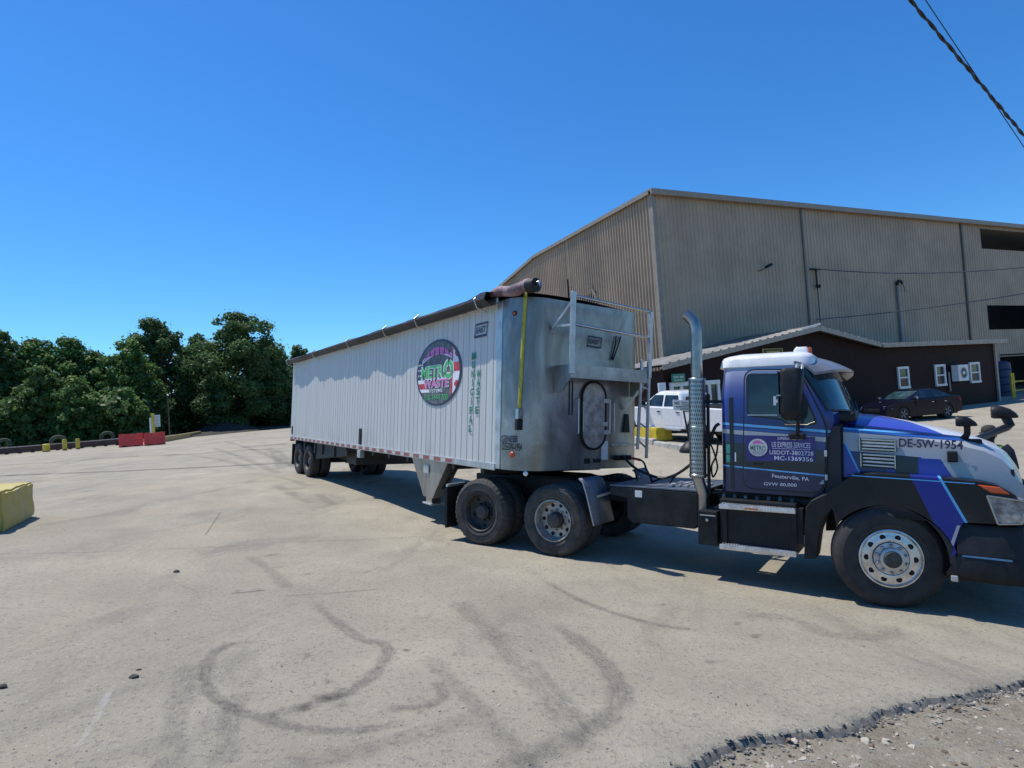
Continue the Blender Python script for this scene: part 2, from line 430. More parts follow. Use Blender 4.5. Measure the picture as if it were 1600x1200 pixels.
# tyre marks, dark bands and stains: thin worn ribbons on the asphalt
def mark_mat(name, col, dens, sc1=9, grain=70, grn=.5):
    m, nt, b = new_mat(name); v = coords(); uv = coords('UV'); u_, w_, _ = sepxyz(uv)
    edge_ = (1 - (w_ * 2 - 1).abs()).smooth(0, .75)
    a = edge_ * (noise(v, sc1, 5, .7).smooth(.25, .7) * .8 + .2) * (1 - (noise(v, grain, 3, .8) > .56) * grn) * (noise(mapping(uv, (9, 16, 1)), 1., 3, .6).smooth(.25, .7) * .75 + .25) * dens * (u_.smooth(0, .1)) * ((1 - u_).smooth(0, .12))
    setc(b, col); setf(b, 'Roughness', .9); setf(b, 'Alpha', a.sat()); return m
M['skid'] = mark_mat('rubber_marks', (.07, .067, .07), .52, 22, 55, .75)
M['skidfaint'] = mark_mat('faint_marks', (.09, .087, .085), .32, 14, 45, .6)
M['dark_line'] = mark_mat('dark_band', (.045, .04, .045), 1., 1.5, 20, .1)
M['crack'] = mark_mat('crack_line', (.05, .047, .042), .75, 2, 30, .4)
M['scrape'] = mark_mat('pale_scrape', (.6, .58, .53), .4)
M['stain'] = mark_mat('oil_stain', (.05, .045, .038), .75, 16, 40, .3)
def ribbon(mb, px, width, sub=10, zoff=.004):
    P = [onground(*p) for p in px]; Q = []
    n = len(P)
    for i in range(n - 1):
        p0, p1, p2, p3 = P[max(i-1, 0)], P[i], P[i+1], P[min(i+2, n-1)]
        for k in range(sub):
            t = k / sub
            Q.append(.5 * (2*p1 + (p2-p0)*t + (2*p0-5*p1+4*p2-p3)*t*t + (3*p1-p0-3*p2+p3)*t**3))
    Q.append(P[-1]); Q = np.array(Q)[:, :2]; N = len(Q)
    tn = np.gradient(Q, axis=0); tn /= np.linalg.norm(tn, axis=1)[:, None]; nn = np.c_[-tn[:, 1], tn[:, 0]]
    base = len(mb.v); 
    if mb.uv is None: mb.uv = []
    wv = width * (1 + .25 * np.sin(np.arange(N) * .7) * np.sin(np.arange(N) * .23))
    cols = 7
    rows = []
    for j in range(cols):
        o = (j / (cols - 1) - .5); xy = Q + nn * (wv * o)[:, None]
        z = gz(xy[:, 0], xy[:, 1]) + zoff + np.where(np.hypot(xy[:, 0], xy[:, 1]) < 30, .006 * np.sin(3.1 * xy[:, 0] + 1.7 * xy[:, 1]) * np.sin(2.3 * xy[:, 1] - .8 * xy[:, 0]), 0) + .0015 + np.clip((np.hypot(xy[:, 0], xy[:, 1]) - 12) * .001, 0, .03)
        rows.append(np.c_[xy, z].tolist()); mb.uv += [(i / (N - 1), j / (cols - 1)) for i in range(N)]
    mb.grid(rows)
def h5(*p): return [(x / 2, 800 + y / 2) for x, y in p]
def h4(*p): return [(800 + x / 2, 900 + y / 2) for x, y in p]
mb = MB()
ribbon(mb, h5((820,405),(720,415),(662,450),(640,510),(660,570),(720,610),(800,640),(900,672),(1000,686),(1100,686),(1200,672),(1310,648)), .13)
ribbon(mb, h5((960,270),(1060,350),(1130,400),(1195,415),(1212,445),(1175,500),(1110,550),(1030,580),(950,610),(830,645)), .16, zoff=.007)
ribbon(mb, h5((1200,615),(1310,610),(1370,590),(1385,565),(1360,530)), .12, zoff=.007)
ribbon(mb, h4((110,140),(200,200),(265,255),(312,310),(337,370),(300,440),(220,490),(120,540),(20,590),(-80,630)), .24, zoff=.009)
ribbon(mb, h4((100,15),(200,70),(300,110),(400,140),(500,160),(590,168)), .13)
tag(mb.build('tyre_marks', M['skid']), kind='structure')
mb = MB()
ribbon(mb, h5((880,800),(1050,770),(1200,722),(1350,682),(1500,638)), .22, zoff=.0055)
ribbon(mb, h4((690,128),(800,128),(900,145),(980,182),(1080,193),(1170,188),(1195,170),(1150,150)), .3, zoff=.005)
ribbon(mb, h4((-60,180),(0,260),(100,370),(190,480),(260,560)), .25, zoff=.0055)
ribbon(mb, h4((60,260),(150,370),(230,460)), .12, zoff=.0085)
ribbon(mb, h5((1330,450),(1440,560),(1530,650),(1620,760),(1700,850)), .2, zoff=.010); ribbon(mb, h5((520,820),(560,600),(600,470)), .22); ribbon(mb, h5((690,800),(720,660),(740,560)), .2); ribbon(mb, h5((1560,400),(1480,330),(1430,280)), .3)
ribbon(mb, h5((780,140),(850,190),(900,240)), .2)
for a in (((330,700),(380,716),(440,742)), ((350,690),(405,706),(470,735)), ((420,700),(432,716),(440,735)), ((433,703),(446,716),(458,730)), ((430,757),(448,767),(470,775)), ((300,712),(360,722),(400,735))):
    ribbon(mb, a, .5)
for a in (((430,745),(460,752),(478,759)), ((450,770),(470,780),(490,787)), ((497,772),(510,782),(525,790))): ribbon(mb, a, .35)
tag(mb.build('faint_tyre_marks', M['skidfaint']), kind='structure')
mb = MB()
ribbon(mb, ((-80,750),(0,744),(100,740),(201,736),(330,730),(454,723.5),(520,720)), .42)
ribbon(mb, ((-80,733),(0,728),(100,721.5),(201,714),(300,710),(374,704),(454,701)), .38)
ribbon(mb, ((374,700),(420,696),(454,694)), .6)
tag(mb.build('dark_bands', M['dark_line']), kind='structure')  # long near-black bands across the far asphalt
mb = MB()
ribbon(mb, ((-40,870),(0,867),(100,864),(200,861),(320,856),(450,848),(600,842),(720,835)), .035)
ribbon(mb, ((440,932),(520,927),(600,921)), .03); ribbon(mb, ((320,838),(335,815),(345,800)), .03);
ribbon(mb, h5((720,255),(770,250),(830,243)), .05); ribbon(mb, h5((1130,195),(1190,172)), .02)
tag(mb.build('cracks', M['crack']), kind='structure')
mb = MB()
ribbon(mb, h5((235,745),(275,690),(320,620),(355,545)), .05); ribbon(mb, h5((300,640),(340,570)), .07); ribbon(mb, h4((110,360),(150,390),(215,425)), .035)
ribbon(mb, h4((330,520),(370,560),(430,600)), .03)
tag(mb.build('pale_scrapes', M['scrape']), kind='structure')
mb = MB()
for (u, v, w_, l) in ((480,1024,.05,10),(520,1090,.13,40),(512,1066,.04,10),(635,1018,.05,9),(425,1117,.09,15),(472,1107,.09,20),(1110,1035,.07,12),(1180,994,.07,14),(530,1103,.05,16),(372,925,.06,10),(403,922,.05,9),(437,887,.05,14),(425,868,.04,14),(560,765,.07,10),(1036,946,.03,8),(890,1006,.03,6),(1150,975,.06,9),(480,898,.05,10)):
    q = onground(u, v); e = onground(u + l, v - l * .15); rx = np.linalg.norm((e - q)[:2]); ax_ = (e - q)[:2] / rx; ay_ = np.array([-ax_[1], ax_[0]]); ry = max(rx * .35, w_ * .7)
    if mb.uv is None: mb.uv = []
    ph = random.random() * 6; rows = []
    for rr in np.linspace(0, 1, 6):
        row = []
        for a in np.linspace(0, 2 * pi, 29):
            k = rr * (1 + .22 * sin(3 * a + ph) + .14 * sin(5 * a + 2 * ph) + .1 * sin(9 * a)); xy = q[:2] + ax_ * rx * k * cos(a) + ay_ * ry * k * sin(a)
            row.append((xy[0], xy[1], g1(*xy) + .012)); mb.uv.append((.5, .5 + .5 * rr))
        rows.append(row)
    mb.grid(rows)
tag(mb.build('oil_stains', M['stain']), kind='structure')

# clods lying on the asphalt
def clod(u, v, s, label):
    q = onground(u, v); mb = MB(); rings = []
    for i, (zz, rr) in enumerate(((-.1, .8), (.25, 1), (.6, .85), (.85, .4))):
        rings.append([(s*rr*1.3*cos(2*pi*k/9)*random.uniform(.8,1.15), s*rr*sin(2*pi*k/9)*random.uniform(.8,1.15), s*zz*random.uniform(.85,1.1)) for k in range(9)])
    mb.loft(rings); o = mb.build('stone', plain('dark_clod', (.06, .055, .048), .95, var=.4, bmp=.5), smooth=30); o.location = q
    return tag(o, label, 'stone', 'dark lumps on the asphalt')
clod(209, 1060, .028, 'larger of two dark lumps lying close together on the asphalt')
clod(217, 1048, .016, 'small dark lump just behind a larger lump on the asphalt')
clod(4, 1074, .022, 'dark lump on the asphalt at the left edge of the picture')
clod(276, 894, .03, 'dark lump alone on the asphalt in front of the trailer')
# ------------------------------------------------------------------ trees and the wooded edge
def leaf_mat(name, c0, c1, c2):
    m, nt, b = new_mat(name); v = coords()
    oi = nt.nodes.new('ShaderNodeObjectInfo')
    c = mixc(c0, c1, noise(v, .55, 3, .6).smooth(.35, .65)); c = mixc(c, c2, (noise(v, 3.1, 3, .7).smooth(.5, .75)) * .7)
    setc(b, c); setf(b, 'Roughness', .55); setf(b, 'Specular IOR Level', .35)
    tr = nt.nodes.new('ShaderNodeBsdfTranslucent'); nt.links.new(c, tr.inputs[0])
    mx = nt.nodes.new('ShaderNodeMixShader'); mx.inputs[0].default_value = .5
    nt.links.new(b.outputs[0], mx.inputs[1]); nt.links.new(tr.outputs[0], mx.inputs[2]); nt.links.new(mx.outputs[0], nt.nodes['Material Output'].inputs[0])
    return m
M['leafdark'] = leaf_mat('dark_green_leaves', (.07, .13, .045), (.115, .20, .065), (.18, .28, .08))
M['leafmid'] = leaf_mat('green_leaves', (.085, .165, .045), (.145, .26, .065), (.22, .34, .09))
M['leafpale'] = leaf_mat('pale_green_leaves', (.085, .15, .045), (.15, .24, .065), (.20, .29, .085))
M['bark'] = plain('bark', (.075, .06, .048), .9, var=.4, scale=4, bmp=.5)
M['litter'] = plain('leaf_litter', (.035, .032, .022), .95, var=.5, scale=1.5, bmp=.5)
def leaves(rng, centers, radii, n, size, squash=.8):
    """n leaf sprays scattered through blobs, thicker near their skins"""
    w_ = radii ** 2; idx = rng.choice(len(centers), n, p=w_ / w_.sum())
    d = rng.normal(size=(n, 3)); d /= np.linalg.norm(d, axis=1)[:, None]
    rr = radii[idx] * (.45 + .6 * rng.random(n) ** .6)
    P = centers[idx] + d * rr[:, None] * np.array([1, 1, squash])
    nr = d + rng.normal(scale=.7, size=(n, 3)) + np.array([0, 0, .5]); nr /= np.linalg.norm(nr, axis=1)[:, None]
    a = np.cross(nr, rng.normal(size=(n, 3))); a /= np.linalg.norm(a, axis=1)[:, None]; b = np.cross(nr, a)
    s_ = size * (.5 + rng.random(n) * .9)
    V = np.stack([P + a * s_[:, None], P + b * (s_ * .5)[:, None] + nr * (s_ * .12)[:, None], P - a * (s_ * .8)[:, None], P - b * (s_ * .55)[:, None] - nr * (s_ * .1)[:, None]], 1).reshape(-1, 3)
    return V
def mesh_quads(name, V, mat, parent=None):
    n = len(V) // 4; me = bpy.data.meshes.new(name)
    me.vertices.add(len(V)); me.vertices.foreach_set('co', V.ravel())
    me.loops.add(len(V)); me.loops.foreach_set('vertex_index', np.arange(len(V)))
    me.polygons.add(n); me.polygons.foreach_set('loop_start', np.arange(0, len(V), 4))
    me.materials.append(mat); me.update(calc_edges=True); me.validate()
    o = bpy.data.objects.new(name, me); COL.objects.link(o)
    if parent is not None: o.parent = parent
    return o
def tree(x, y, h, wd, mat, label, seed, n=5200, size=.27, skirt=.12, lobes=130, name='broadleaf_tree', group='trees along the wooded edge'):
    rng = np.random.default_rng(seed); z0 = g1(x, y)
    r = empty(name, (x, y, z0)); tag(r, label, 'tree', group)
    mb = MB(); rad = .018 * h + .06
    top = Vector((rng.normal() * .05 * h, rng.normal() * .05 * h, h * .72))
    trunk = [Vector((0, 0, -.4)), Vector((top.x * .2, top.y * .2, h * .2)), Vector((top.x * .6, top.y * .5, h * .45)), top]
    mb.tube(trunk, [rad * 1.3, rad, rad * .65, rad * .2], 8)
    cs, rs = [], []
    for i in range(lobes):
        t = skirt + (1 - skirt) * ((i + rng.random()) / lobes); prof = sin(pi * min(1, (t * .82 + .16))) ** .7
        a = rng.random() * 2 * pi; q = wd * prof * (.15 + .78 * rng.random() ** .7)
        c = np.array([cos(a) * q, sin(a) * q, min(1.04, t + rng.normal() * .07) * h * .93]); cs.append(c)
        rs.append((.07 + .15 * rng.random() ** 1.5) * wd * (1.2 - .5 * t) + .3)
        if i % 2 == 0:
            k = min(.95, t * .8); p = Vector((top.x * k, top.y * k, k * h * .72))
            mb.tube([p, (p + Vector(c)) / 2 + Vector((0, 0, .2)), Vector(c)], [rad * .4, rad * .25, rad * .08], 5)
    mb.build('trunk', M['bark'], r, smooth=60)
    V = leaves(rng, np.array(cs), np.array(rs), n, size)
    k = int(n * .16)                                   # stray sprays beyond the lobes: a broken outline
    V2 = leaves(rng, np.array(cs), np.array(rs) * 1.5, k, size * .8)
    mesh_quads('crown', np.r_[V, V2], mat, r)
    return r
T_ = [  # u, v of top, Y, half width px, leaf, label
 (376, 490, 74, 74, 'leafdark', 'tallest dark tree, just left of the trailer rear, with a broad crown'),
 (436, 540, 79, 36, 'leafdark', 'lower dark tree squeezed between the tallest tree and the trailer rear'),
 (318, 520, 80, 40, 'leafdark', 'dark tree in the gap between the two tallest trees'),
 (250, 500, 72, 62, 'leafdark', 'second tallest tree, with a rounded crown left of the tallest one'),
 (205, 532, 66, 52, 'leafmid', 'leafy tree leaning out left of the second tallest tree'),
 (152, 548, 70, 46, 'leafdark', 'low tree in the dip of the tree line behind the tyre arches'),
 (112, 528, 68, 46, 'leafmid', 'feathery topped tree left of the dip in the tree line'),
 (58, 530, 66, 46, 'leafmid', 'rounded tree in the left part of the tree line'),
 (10, 518, 64, 44, 'leafdark', 'dark tree at the left edge of the picture'),
 (-70, 505, 62, 70, 'leafmid', 'big tree standing just out of the left side of the view'),
 (-190, 500, 58, 80, 'leafdark', 'tall tree far out on the left of the wooded edge'),
 (470, 540, 84, 22, 'leafpale', 'light green sapling showing its top above the trailer rear'),
 (66, 575, 57, 36, 'leafpale', 'bright leaved young tree in front of the wooded edge at left'),
 (124, 590, 57, 34, 'leafmid', 'young tree with sunlit sprays behind the yellow bollards'),
 (196, 606, 60, 32, 'leafmid', 'bushy young tree behind the red barriers'),
]
for i, (u, v, Yd, hw, lf, lab) in enumerate(T_):
    p = atd(u, 660, Yd); h = atd(u, v, Yd)[2] - g1(p[0], p[1]); wd = hw / F * Yd
    tree(p[0], p[1], h, wd, M[lf], lab, 100 + i, n=int(6500 + 380 * wd * h), size=.215, skirt=.05 if Yd < 70 else .1)
# undergrowth: one dense uncountable mass under the trees
pts = []; rad_ = []
rng = np.random.default_rng(5)
for u in np.arange(-260, 500, 7):
    Yd = np.interp(u, [-260, 0, 120, 200, 300, 460, 500], [56, 56, 58, 62, 77, 80, 80]) + rng.normal() * .9
    p = atd(u, 660, Yd); z0 = g1(p[0], p[1])
    for k in range(3): pts.append((p[0] + rng.normal() * .6, p[1] + rng.random() * 3, z0 + .6 + 1.5 * k + rng.normal() * .3)); rad_.append(1.1 + rng.random() * .5)
V = leaves(rng, np.array(pts), np.array(rad_), 30000, .30)
tag(mesh_quads('undergrowth', V, M['leafdark']), kind='stuff')
# woodland floor
bx = [(-75, 44), (-41.5, 47.5), (-34, 52.0), (-31, 62), (-27, 70), (-14, 73), (0, 78), (14, 90)]
bx = [np.array(b, float) for b in bx]; fine_ = []
for a, b in zip(bx[:-1], bx[1:]): fine_ += [a + (b - a) * t for t in np.linspace(0, 1, 12, endpoint=False)]
fine_.append(bx[-1]); rows = []
for d in (0, .6, 1.5, 3, 6, 10, 16, 24, 40):
    row = []
    for q in fine_:
        o = np.array([-.45, .9]) * d; x, y = q + o
        row.append((x, y, g1(x, y) + (-.06 if d == 0 else .06) + min(d, 12) * .012 + .12 * random.random() * (d > 0)))
    rows.append(row)
tag(MB().grid(rows).build('woodland_floor', M['litter'], smooth=60), kind='structure')
# bank of hillside behind the trees so that no far horizon shows between the trunks
rows = []
for k, (d, h) in enumerate(((0, -.3), (4, 1.5), (9, 3.4), (16, 4.6), (40, 5))):
    rows.append([(x - .3 * d, y + d, g1(x, y) + h * (1 + .12 * sin(x * .3 + k))) for x, y in [(-95 + 6 * i, 76 + .14 * abs(i - 8) + (8 if i > 10 else 0)) for i in range(13)]])
tag(MB().grid(rows).build('hillside', M['litter'], smooth=60), kind='structure')

# gravel mound in front of the trees
def mound(u0, u1, vtop, vbase, Yd, label):
    a, b = atd(u0, vbase, Yd), atd(u1, vbase, Yd); c = (a + b) / 2; wd = np.linalg.norm(b - a) / 2; h = atd((u0+u1)/2, vtop, Yd)[2] - g1(c[0], c[1])
    rows = []; rng = np.random.default_rng(3)
    for i in range(18):
        r = i / 17; rows.append([(wd*r*cos(t)*(1+.06*sin(3*t)), wd*.6*r*sin(t), max(-.2, h*(1-r**1.3)*(1+.05*rng.normal()) - .12*(i == 17) + .12*h*sin(4*t)*(r*(1-r)))) for t in np.linspace(0, 2*pi, 41)])
    o = MB().grid(rows).build('gravel_mound', M['mound'], smooth=60); o.location = (c[0], c[1], g1(c[0], c[1])); return tag(o, label, 'mound')
M['mound'] = plain('mound_gravel', (.05, .048, .048), .95, var=.3, scale=3, bmp=.6, fine=.6)
mound(296, 402, 654, 673, 70.5, 'low grey heap of gravel in front of the dark trees')

# ------------------------------------------------------------------ guard rail, bollards, half buried tyres, red barriers
gp = [np.array(p, float) for p in ((-62, 42.5), (-41.2, 46.2), (-37.3, 48.4), (-33.4, 50.6))]
g = empty('guardrail', (*gp[1], g1(*gp[1]))); tag(g, 'long low brown guardrail running along the edge of the lot at left', 'guardrail')
o3 = np.array([*gp[1], g1(*gp[1])])
mb = MB(); mt = MB()
for a, b in zip(gp[:-1], gp[1:]):
    A = np.array([*a, g1(*a)]) - o3; B = np.array([*b, g1(*b)]) - o3
    mb.bar(A + [0, 0, .30], B + [0, 0, .30], .12, .42); mt.bar(A + [0, 0, .545], B + [0, 0, .545], .24, .06)
    L_ = np.linalg.norm(B - A)
mb.build('rail', M['rail'], g); mt.build('top_rail', plain('pale_top_rail', (.42, .38, .36), .8, var=.3), g)
for k in range(12):
    q = gp[1] + (gp[3] - gp[1]) * k / 11 if k else gp[1]
    MB().box(-.09, .09, .07, .25, -.3, .6).build('post', M['wood'], g).location = (*(q - gp[1]), g1(*q) - o3[2])
# curb that carries on to the right of the barriers
cb = [(258, 689.5), (280, 684.5), (300, 680.5), (312, 678.6)]
cq = [np.array([*atd(u, v, Yd)[:2], 0]) for (u, v), Yd in zip(cb, (50, 55, 60, 63))]
for q in cq: q[2] = g1(q[0], q[1])
mb = MB()
for a, b in zip(cq[:-1], cq[1:]): mb.bar(a + [0, 0, .18], b + [0, 0, .18], .35, .55)
o = mb.build('curb_wall', plain('yellowed_kerb', (.32, .25, .10), .8, var=.35), bevel=.03); tag(o, 'low yellowish curb wall beyond the right end of the red barriers', 'curb')
# yellow bollards
def bollard(u, v0, v1, w_, label, red=False):
    q = onground(u, v0); h = (v0 - v1) / F * q[1]
    r = empty('bollard', tuple(q)); tag(r, label, 'bollard', 'yellow bollards by the guardrail')
    wd = w_ / F * q[1] / 2
    MB().lathe([(0, -.2), (wd, -.2), (wd, h * .93), (wd * .8, h * .99), (0, h)], (0, 0, 0), (0, 0, 1), 18).build('post', M['yellow'], r, smooth=40)
    MB().lathe([(wd * 1.02, h * .05), (wd * 1.03, h * (.5 if red else .12)), (wd * 1.02, h * (.5 if red else .12) + .01)], (0, 0, 0), (0, 0, 1), 18).build('band', M['red'] if red else M['rail'], r, smooth=40)
bollard(72.5, 706, 693.5, 9.5, 'thick short yellow bollard, leftmost of three before the guardrail')
bollard(101.5, 704, 686, 6, 'middle yellow bollard of three, plain yellow to the ground')
bollard(122, 702, 685, 5.5, 'yellow bollard with a red lower half, nearest the red barriers')
# half buried tyres
def tyre_arch(u, vt, vb, hw, label):
    Yd = 50.3 if u < 120 else 53.5; q = atd(u, vb, Yd); R_ = hw / F * Yd; z0 = g1(q[0], q[1])
    top = atd(u, vt, Yd)[2] - z0; mb = MB(); rows = []
    for i in range(33):
        a = pi * 2 * i / 32; c, s_ = cos(a), sin(a)
        rows.append([((R_ - .16 + .16*cos(t)) * c, .11*sin(t), (R_ - .16 + .16*cos(t)) * s_ + top - R_) for t in np.linspace(0, 2*pi, 13)])
    mb.grid(rows); r = mb.build('half_buried_tyre', M['oldtyre'], smooth=50); r.location = (q[0], q[1], z0); r.rotation_euler = (0, 0, .5)
    return tag(r, label, 'tyre', 'old tyres stood upright behind the guardrail')
M['oldtyre'] = plain('old_mossy_tyre', (.10, .105, .06), .9, var=.35)
tyre_arch(7, 684.5, 700, 10, 'old tyre standing behind the guardrail at the left picture edge')
tyre_arch(91, 679.5, 697, 11.5, 'old tyre standing behind the guardrail right behind the bollards')
tyre_arch(168, 673.5, 690, 10.5, 'old tyre standing behind the guardrail next to the red barriers')
# red barriers
def barrier(u0, v0, u1, v1, hpx, label):
    Yd = 44; a, b = atd(u0, v0, Yd), atd(u1, v1, Yd + .8); L_ = np.linalg.norm((b - a)[:2]); H_ = hpx / F * Yd
    z0 = (g1(*a[:2]) + g1(*b[:2])) / 2; rz = atan2(b[1] - a[1], b[0] - a[0])
    r = empty('road_barrier', ((a[0]+b[0])/2, (a[1]+b[1])/2, z0), rz); tag(r, label, 'barrier', 'red plastic barriers in front of the guardrail')
    prof = [(-.30, 0), (-.30, .14), (-.17, .42), (-.11, 1), (.11, 1), (.17, .42), (.30, .14), (.30, 0)]
    rings = []
    for i in range(25):
        t = i / 24; wob = .05 * sin(9 * t + u0) * (1 if .05 < t < .95 else 0); sag = 1 - .06 * sin(pi * t) - .03 * (abs(t - .5) > .44)
        gr = .92 if i % 6 == 3 else 1
        rings.append([((t - .5) * L_, y * gr + wob * z, z * H_ * sag) for y, z in prof])
    MB().loft(rings).build('body', M['red'], r, smooth=35)
    mb = MB()
    for t in (-.3, .3):
      mb = MB(); mb.lathe([(0, 0), (.07, 0), (.07, .04), (0, .05)], (t * L_, 0, H_ * .93), (0, 0, 1), 12)
      mb.build('filler_cap', plain('faded_red_cap', (.38, .05, .04), .6), r, smooth=40)
    for t in (-.25, .25):
      mb = MB(); mb.box(t*L_ - .18, t*L_ + .18, -.305, .305, 0.0, .09)
      mb.build('fork_slot', M['black'], r)
barrier(186, 696, 224, 694.5, 21, 'left one of two red plastic road barriers')
barrier(225.5, 694.5, 258, 691, 20.5, 'right one of two red plastic road barriers, next to the curb wall')
# sign post behind the barriers
Yd = 52; q = atd(240, 676, Yd); z0 = g1(q[0], q[1])
r = empty('notice_post', (q[0], q[1], z0)); tag(r, 'yellow post carrying a white notice board behind the red barriers', 'sign post')
sc_ = Yd / F; ht = atd(240, 646, Yd)[2] - z0
MB().box(-.11, .11, -.08, .08, -.3, ht).build('post', M['yellow'], r, bevel=.02)
MB().box(-.3, -.13, -.06, .06, .6, ht * .85).build('back_post', M['whitetrim'], r, bevel=.02)
bd = MB().box(.14, .62, -.04, .04, ht - 1.2, ht - .15).build('board', M['galv'], r)
mb = MB()
for k in range(5): mb.box(.2, .56, -.052, -.042, ht - 1.1 + k * .18, ht - 1.03 + k * .18)
mb.build('printed_lines', plain('grey_print', (.3, .3, .3), .7), bd)
r = empty('lamp_post', tuple(np.r_[atd(265, 676, 55)[:2], g1(*atd(265, 676, 55)[:2])])); tag(r, 'thin dark post with a small pale head among the trees', 'post')
ht = atd(265, 613, 55)[2] - r.location.z
MB().cyl((0, 0, -.3), (0, 0, ht - .3), .06, .05, 10).build('pole', M['wood'], r, smooth=40)
MB().lathe([(0, 0), (.06, .01), (.09, .08), (.05, .15), (0, .17)], (0, 0, ht - .32), (0, 0, 1), 14).build('head', M['whitetrim'], r, smooth=40)

# ------------------------------------------------------------------ yellow concrete block, left
a = onground(54, 807); b = onground(-6, 838); L_ = 1.9; dirv = (a - b)[:2] / np.linalg.norm((a - b)[:2])
hb = atd(54, 752, a[1])[2] - g1(a[0], a[1])
def rough_block(L_, W_, H_, seed, amp=.012, nx=26, ny=12, nz=12):
    rng = np.random.default_rng(seed); bm = bmesh.new(); bmesh.ops.create_cube(bm, size=1)
    for v in bm.verts: v.co = Vector((v.co.x * L_, v.co.y * W_, (v.co.z + .5) * H_))
    bmesh.ops.bevel(bm, geom=bm.edges[:], offset=.035, segments=2, affect='EDGES')
    bmesh.ops.subdivide_edges(bm, edges=bm.edges[:], cuts=4, use_grid_fill=True)
    bmesh.ops.subdivide_edges(bm, edges=[e for e in bm.edges if e.calc_length() > .07], cuts=1, use_grid_fill=True)
    from mathutils import noise as N
    for v in bm.verts:
        edge_ = (abs(v.co.x) > L_/2 - .06) + (abs(v.co.y) > W_/2 - .06) + (v.co.z > H_ - .06)
        v.co += N.noise_vector(v.co * 5 + Vector((seed, 0, 0))) * amp * (1 + 1.6 * (edge_ >= 2)) + N.noise_vector(v.co * 18) * amp * .4 * (edge_ >= 2)
    me = bpy.data.meshes.new('concrete_block'); bm.to_mesh(me); bm.free(); me.polygons.foreach_set('use_smooth', [True]*len(me.polygons)); me.set_sharp_from_angle(angle=radians(38)); return me
def chipped_yellow(name, z0, z1):
    m, nt, bs = new_mat(name); v = coords(); x, y, z = sepxyz(v)
    n1 = noise(v, 3.2, 6, .7); n2 = noise(v, 22, 5, .75)
    c = mixc((.42, .34, .09), (.56, .47, .14), n1.smooth(.3, .7)); c = mixc(c, (.33, .30, .24), (n2 * .5 + n1 * .6).smooth(.55, .66) * .9)
    c = mixc(c, (.16, .14, .10), (noise(mapping(v, (6, 6, .8)), 2, 5, .7).smooth(.52, .75)) * .65)
    setc(bs, c); setf(bs, 'Roughness', .8); bump(bs, n2 + n1 * .5, .5, .01); return m
M['yblock'] = chipped_yellow('chipped_yellow_paint', 0, 1)
me = rough_block(L_, .75, hb, 4); me.materials.append(M['yblock'])
o = bpy.data.objects.new('concrete_block', me); COL.objects.link(o)
nrm = np.array([-dirv[1], dirv[0]]); 
if nrm @ a[:2] < 0: nrm = -nrm
cpos = a[:2] - dirv * L_ / 2 + nrm * .375; o.location = (cpos[0], cpos[1], g1(*cpos) - .03); o.rotation_euler = (0, 0, atan2(dirv[1], dirv[0]))
tag(o, 'worn yellow concrete block at the left edge of the asphalt', 'concrete block')
# rubble lying on top of that block
for k, (dx, dy, s_) in enumerate(((-.2, .16, .17), (.12, .2, .1))):
    mb = MB(); rings = [[(s_*rr*1.4*cos(2*pi*i/8)*random.uniform(.8,1.2), s_*rr*sin(2*pi*i/8)*random.uniform(.8,1.2), s_*zz) for i in range(8)] for zz, rr in ((0, .9), (.3, 1), (.62, .6), (.7, .25))]
    mb.loft(rings); st = mb.build('rubble', M['concrete'], smooth=30); st.rotation_euler = (0, 0, 1.3 * k)
    p = cpos + dirv * dx + nrm * dy; st.location = (p[0], p[1], o.location.z + hb - .02); tag(st, ('larger grey lump of rubble on the yellow block', 'smaller grey lump of rubble on the yellow block')[k], 'rubble', 'rubble on the block')
# ------------------------------------------------------------------ big corrugated warehouse
TH = radians(23)
WD_ = np.array([cos(TH), sin(TH), 0]); WN = np.array([-sin(TH), cos(TH), 0])       # along the shaded wall / away from us
OF0 = atd(1037, 590, 27.5); OF0[2] = 0                                             # left front corner of the brown office
_r = ray(1018, 300); WC = EYE + _r * (((OF0 - EYE) @ WN + 5) / (_r @ WN)); EAVE = WC[2]; WC = np.array([WC[0], WC[1], 0])
def onoff(u, v, d=0): return vwall(u, v, OF0 + WN * d, TH)
def onwh(u, v): return vwall(u, v, WC, TH)
def ribbed_mat(name, col, streak):
    m, nt, b = new_mat(name); v = coords(); n1 = noise(v, .35, 5, .6); n2 = noise(mapping(v, (2.2, 2.2, .12)), 1.6, 6, .7)
    c = mixc(tuple(x * .84 for x in col), tuple(x * 1.1 for x in col), n1.smooth(.3, .7)); c = mixc(c, tuple(x * .55 for x in col), n2.smooth(.52, .8) * streak)
    setc(b, c); setf(b, 'Roughness', .55); return m
M['siding'] = ribbed_mat('tan_ribbed_siding', (.42, .32, .225), .3)
M['sidingtrim'] = plain('tan_trim', (.29, .24, .185), .5, var=.15)
M['roofmetal'] = plain('dull_metal_roof', (.30, .29, .27), .5, .3, var=.2, scale=.6)
wh = empty('warehouse', tuple(WC)); wh.rotation_euler = (0, 0, TH)
tag(wh, 'huge tan corrugated metal warehouse with a sunlit end and a long shaded side', 'building')
ZB = -.6; LW = 62.; DW = 36.
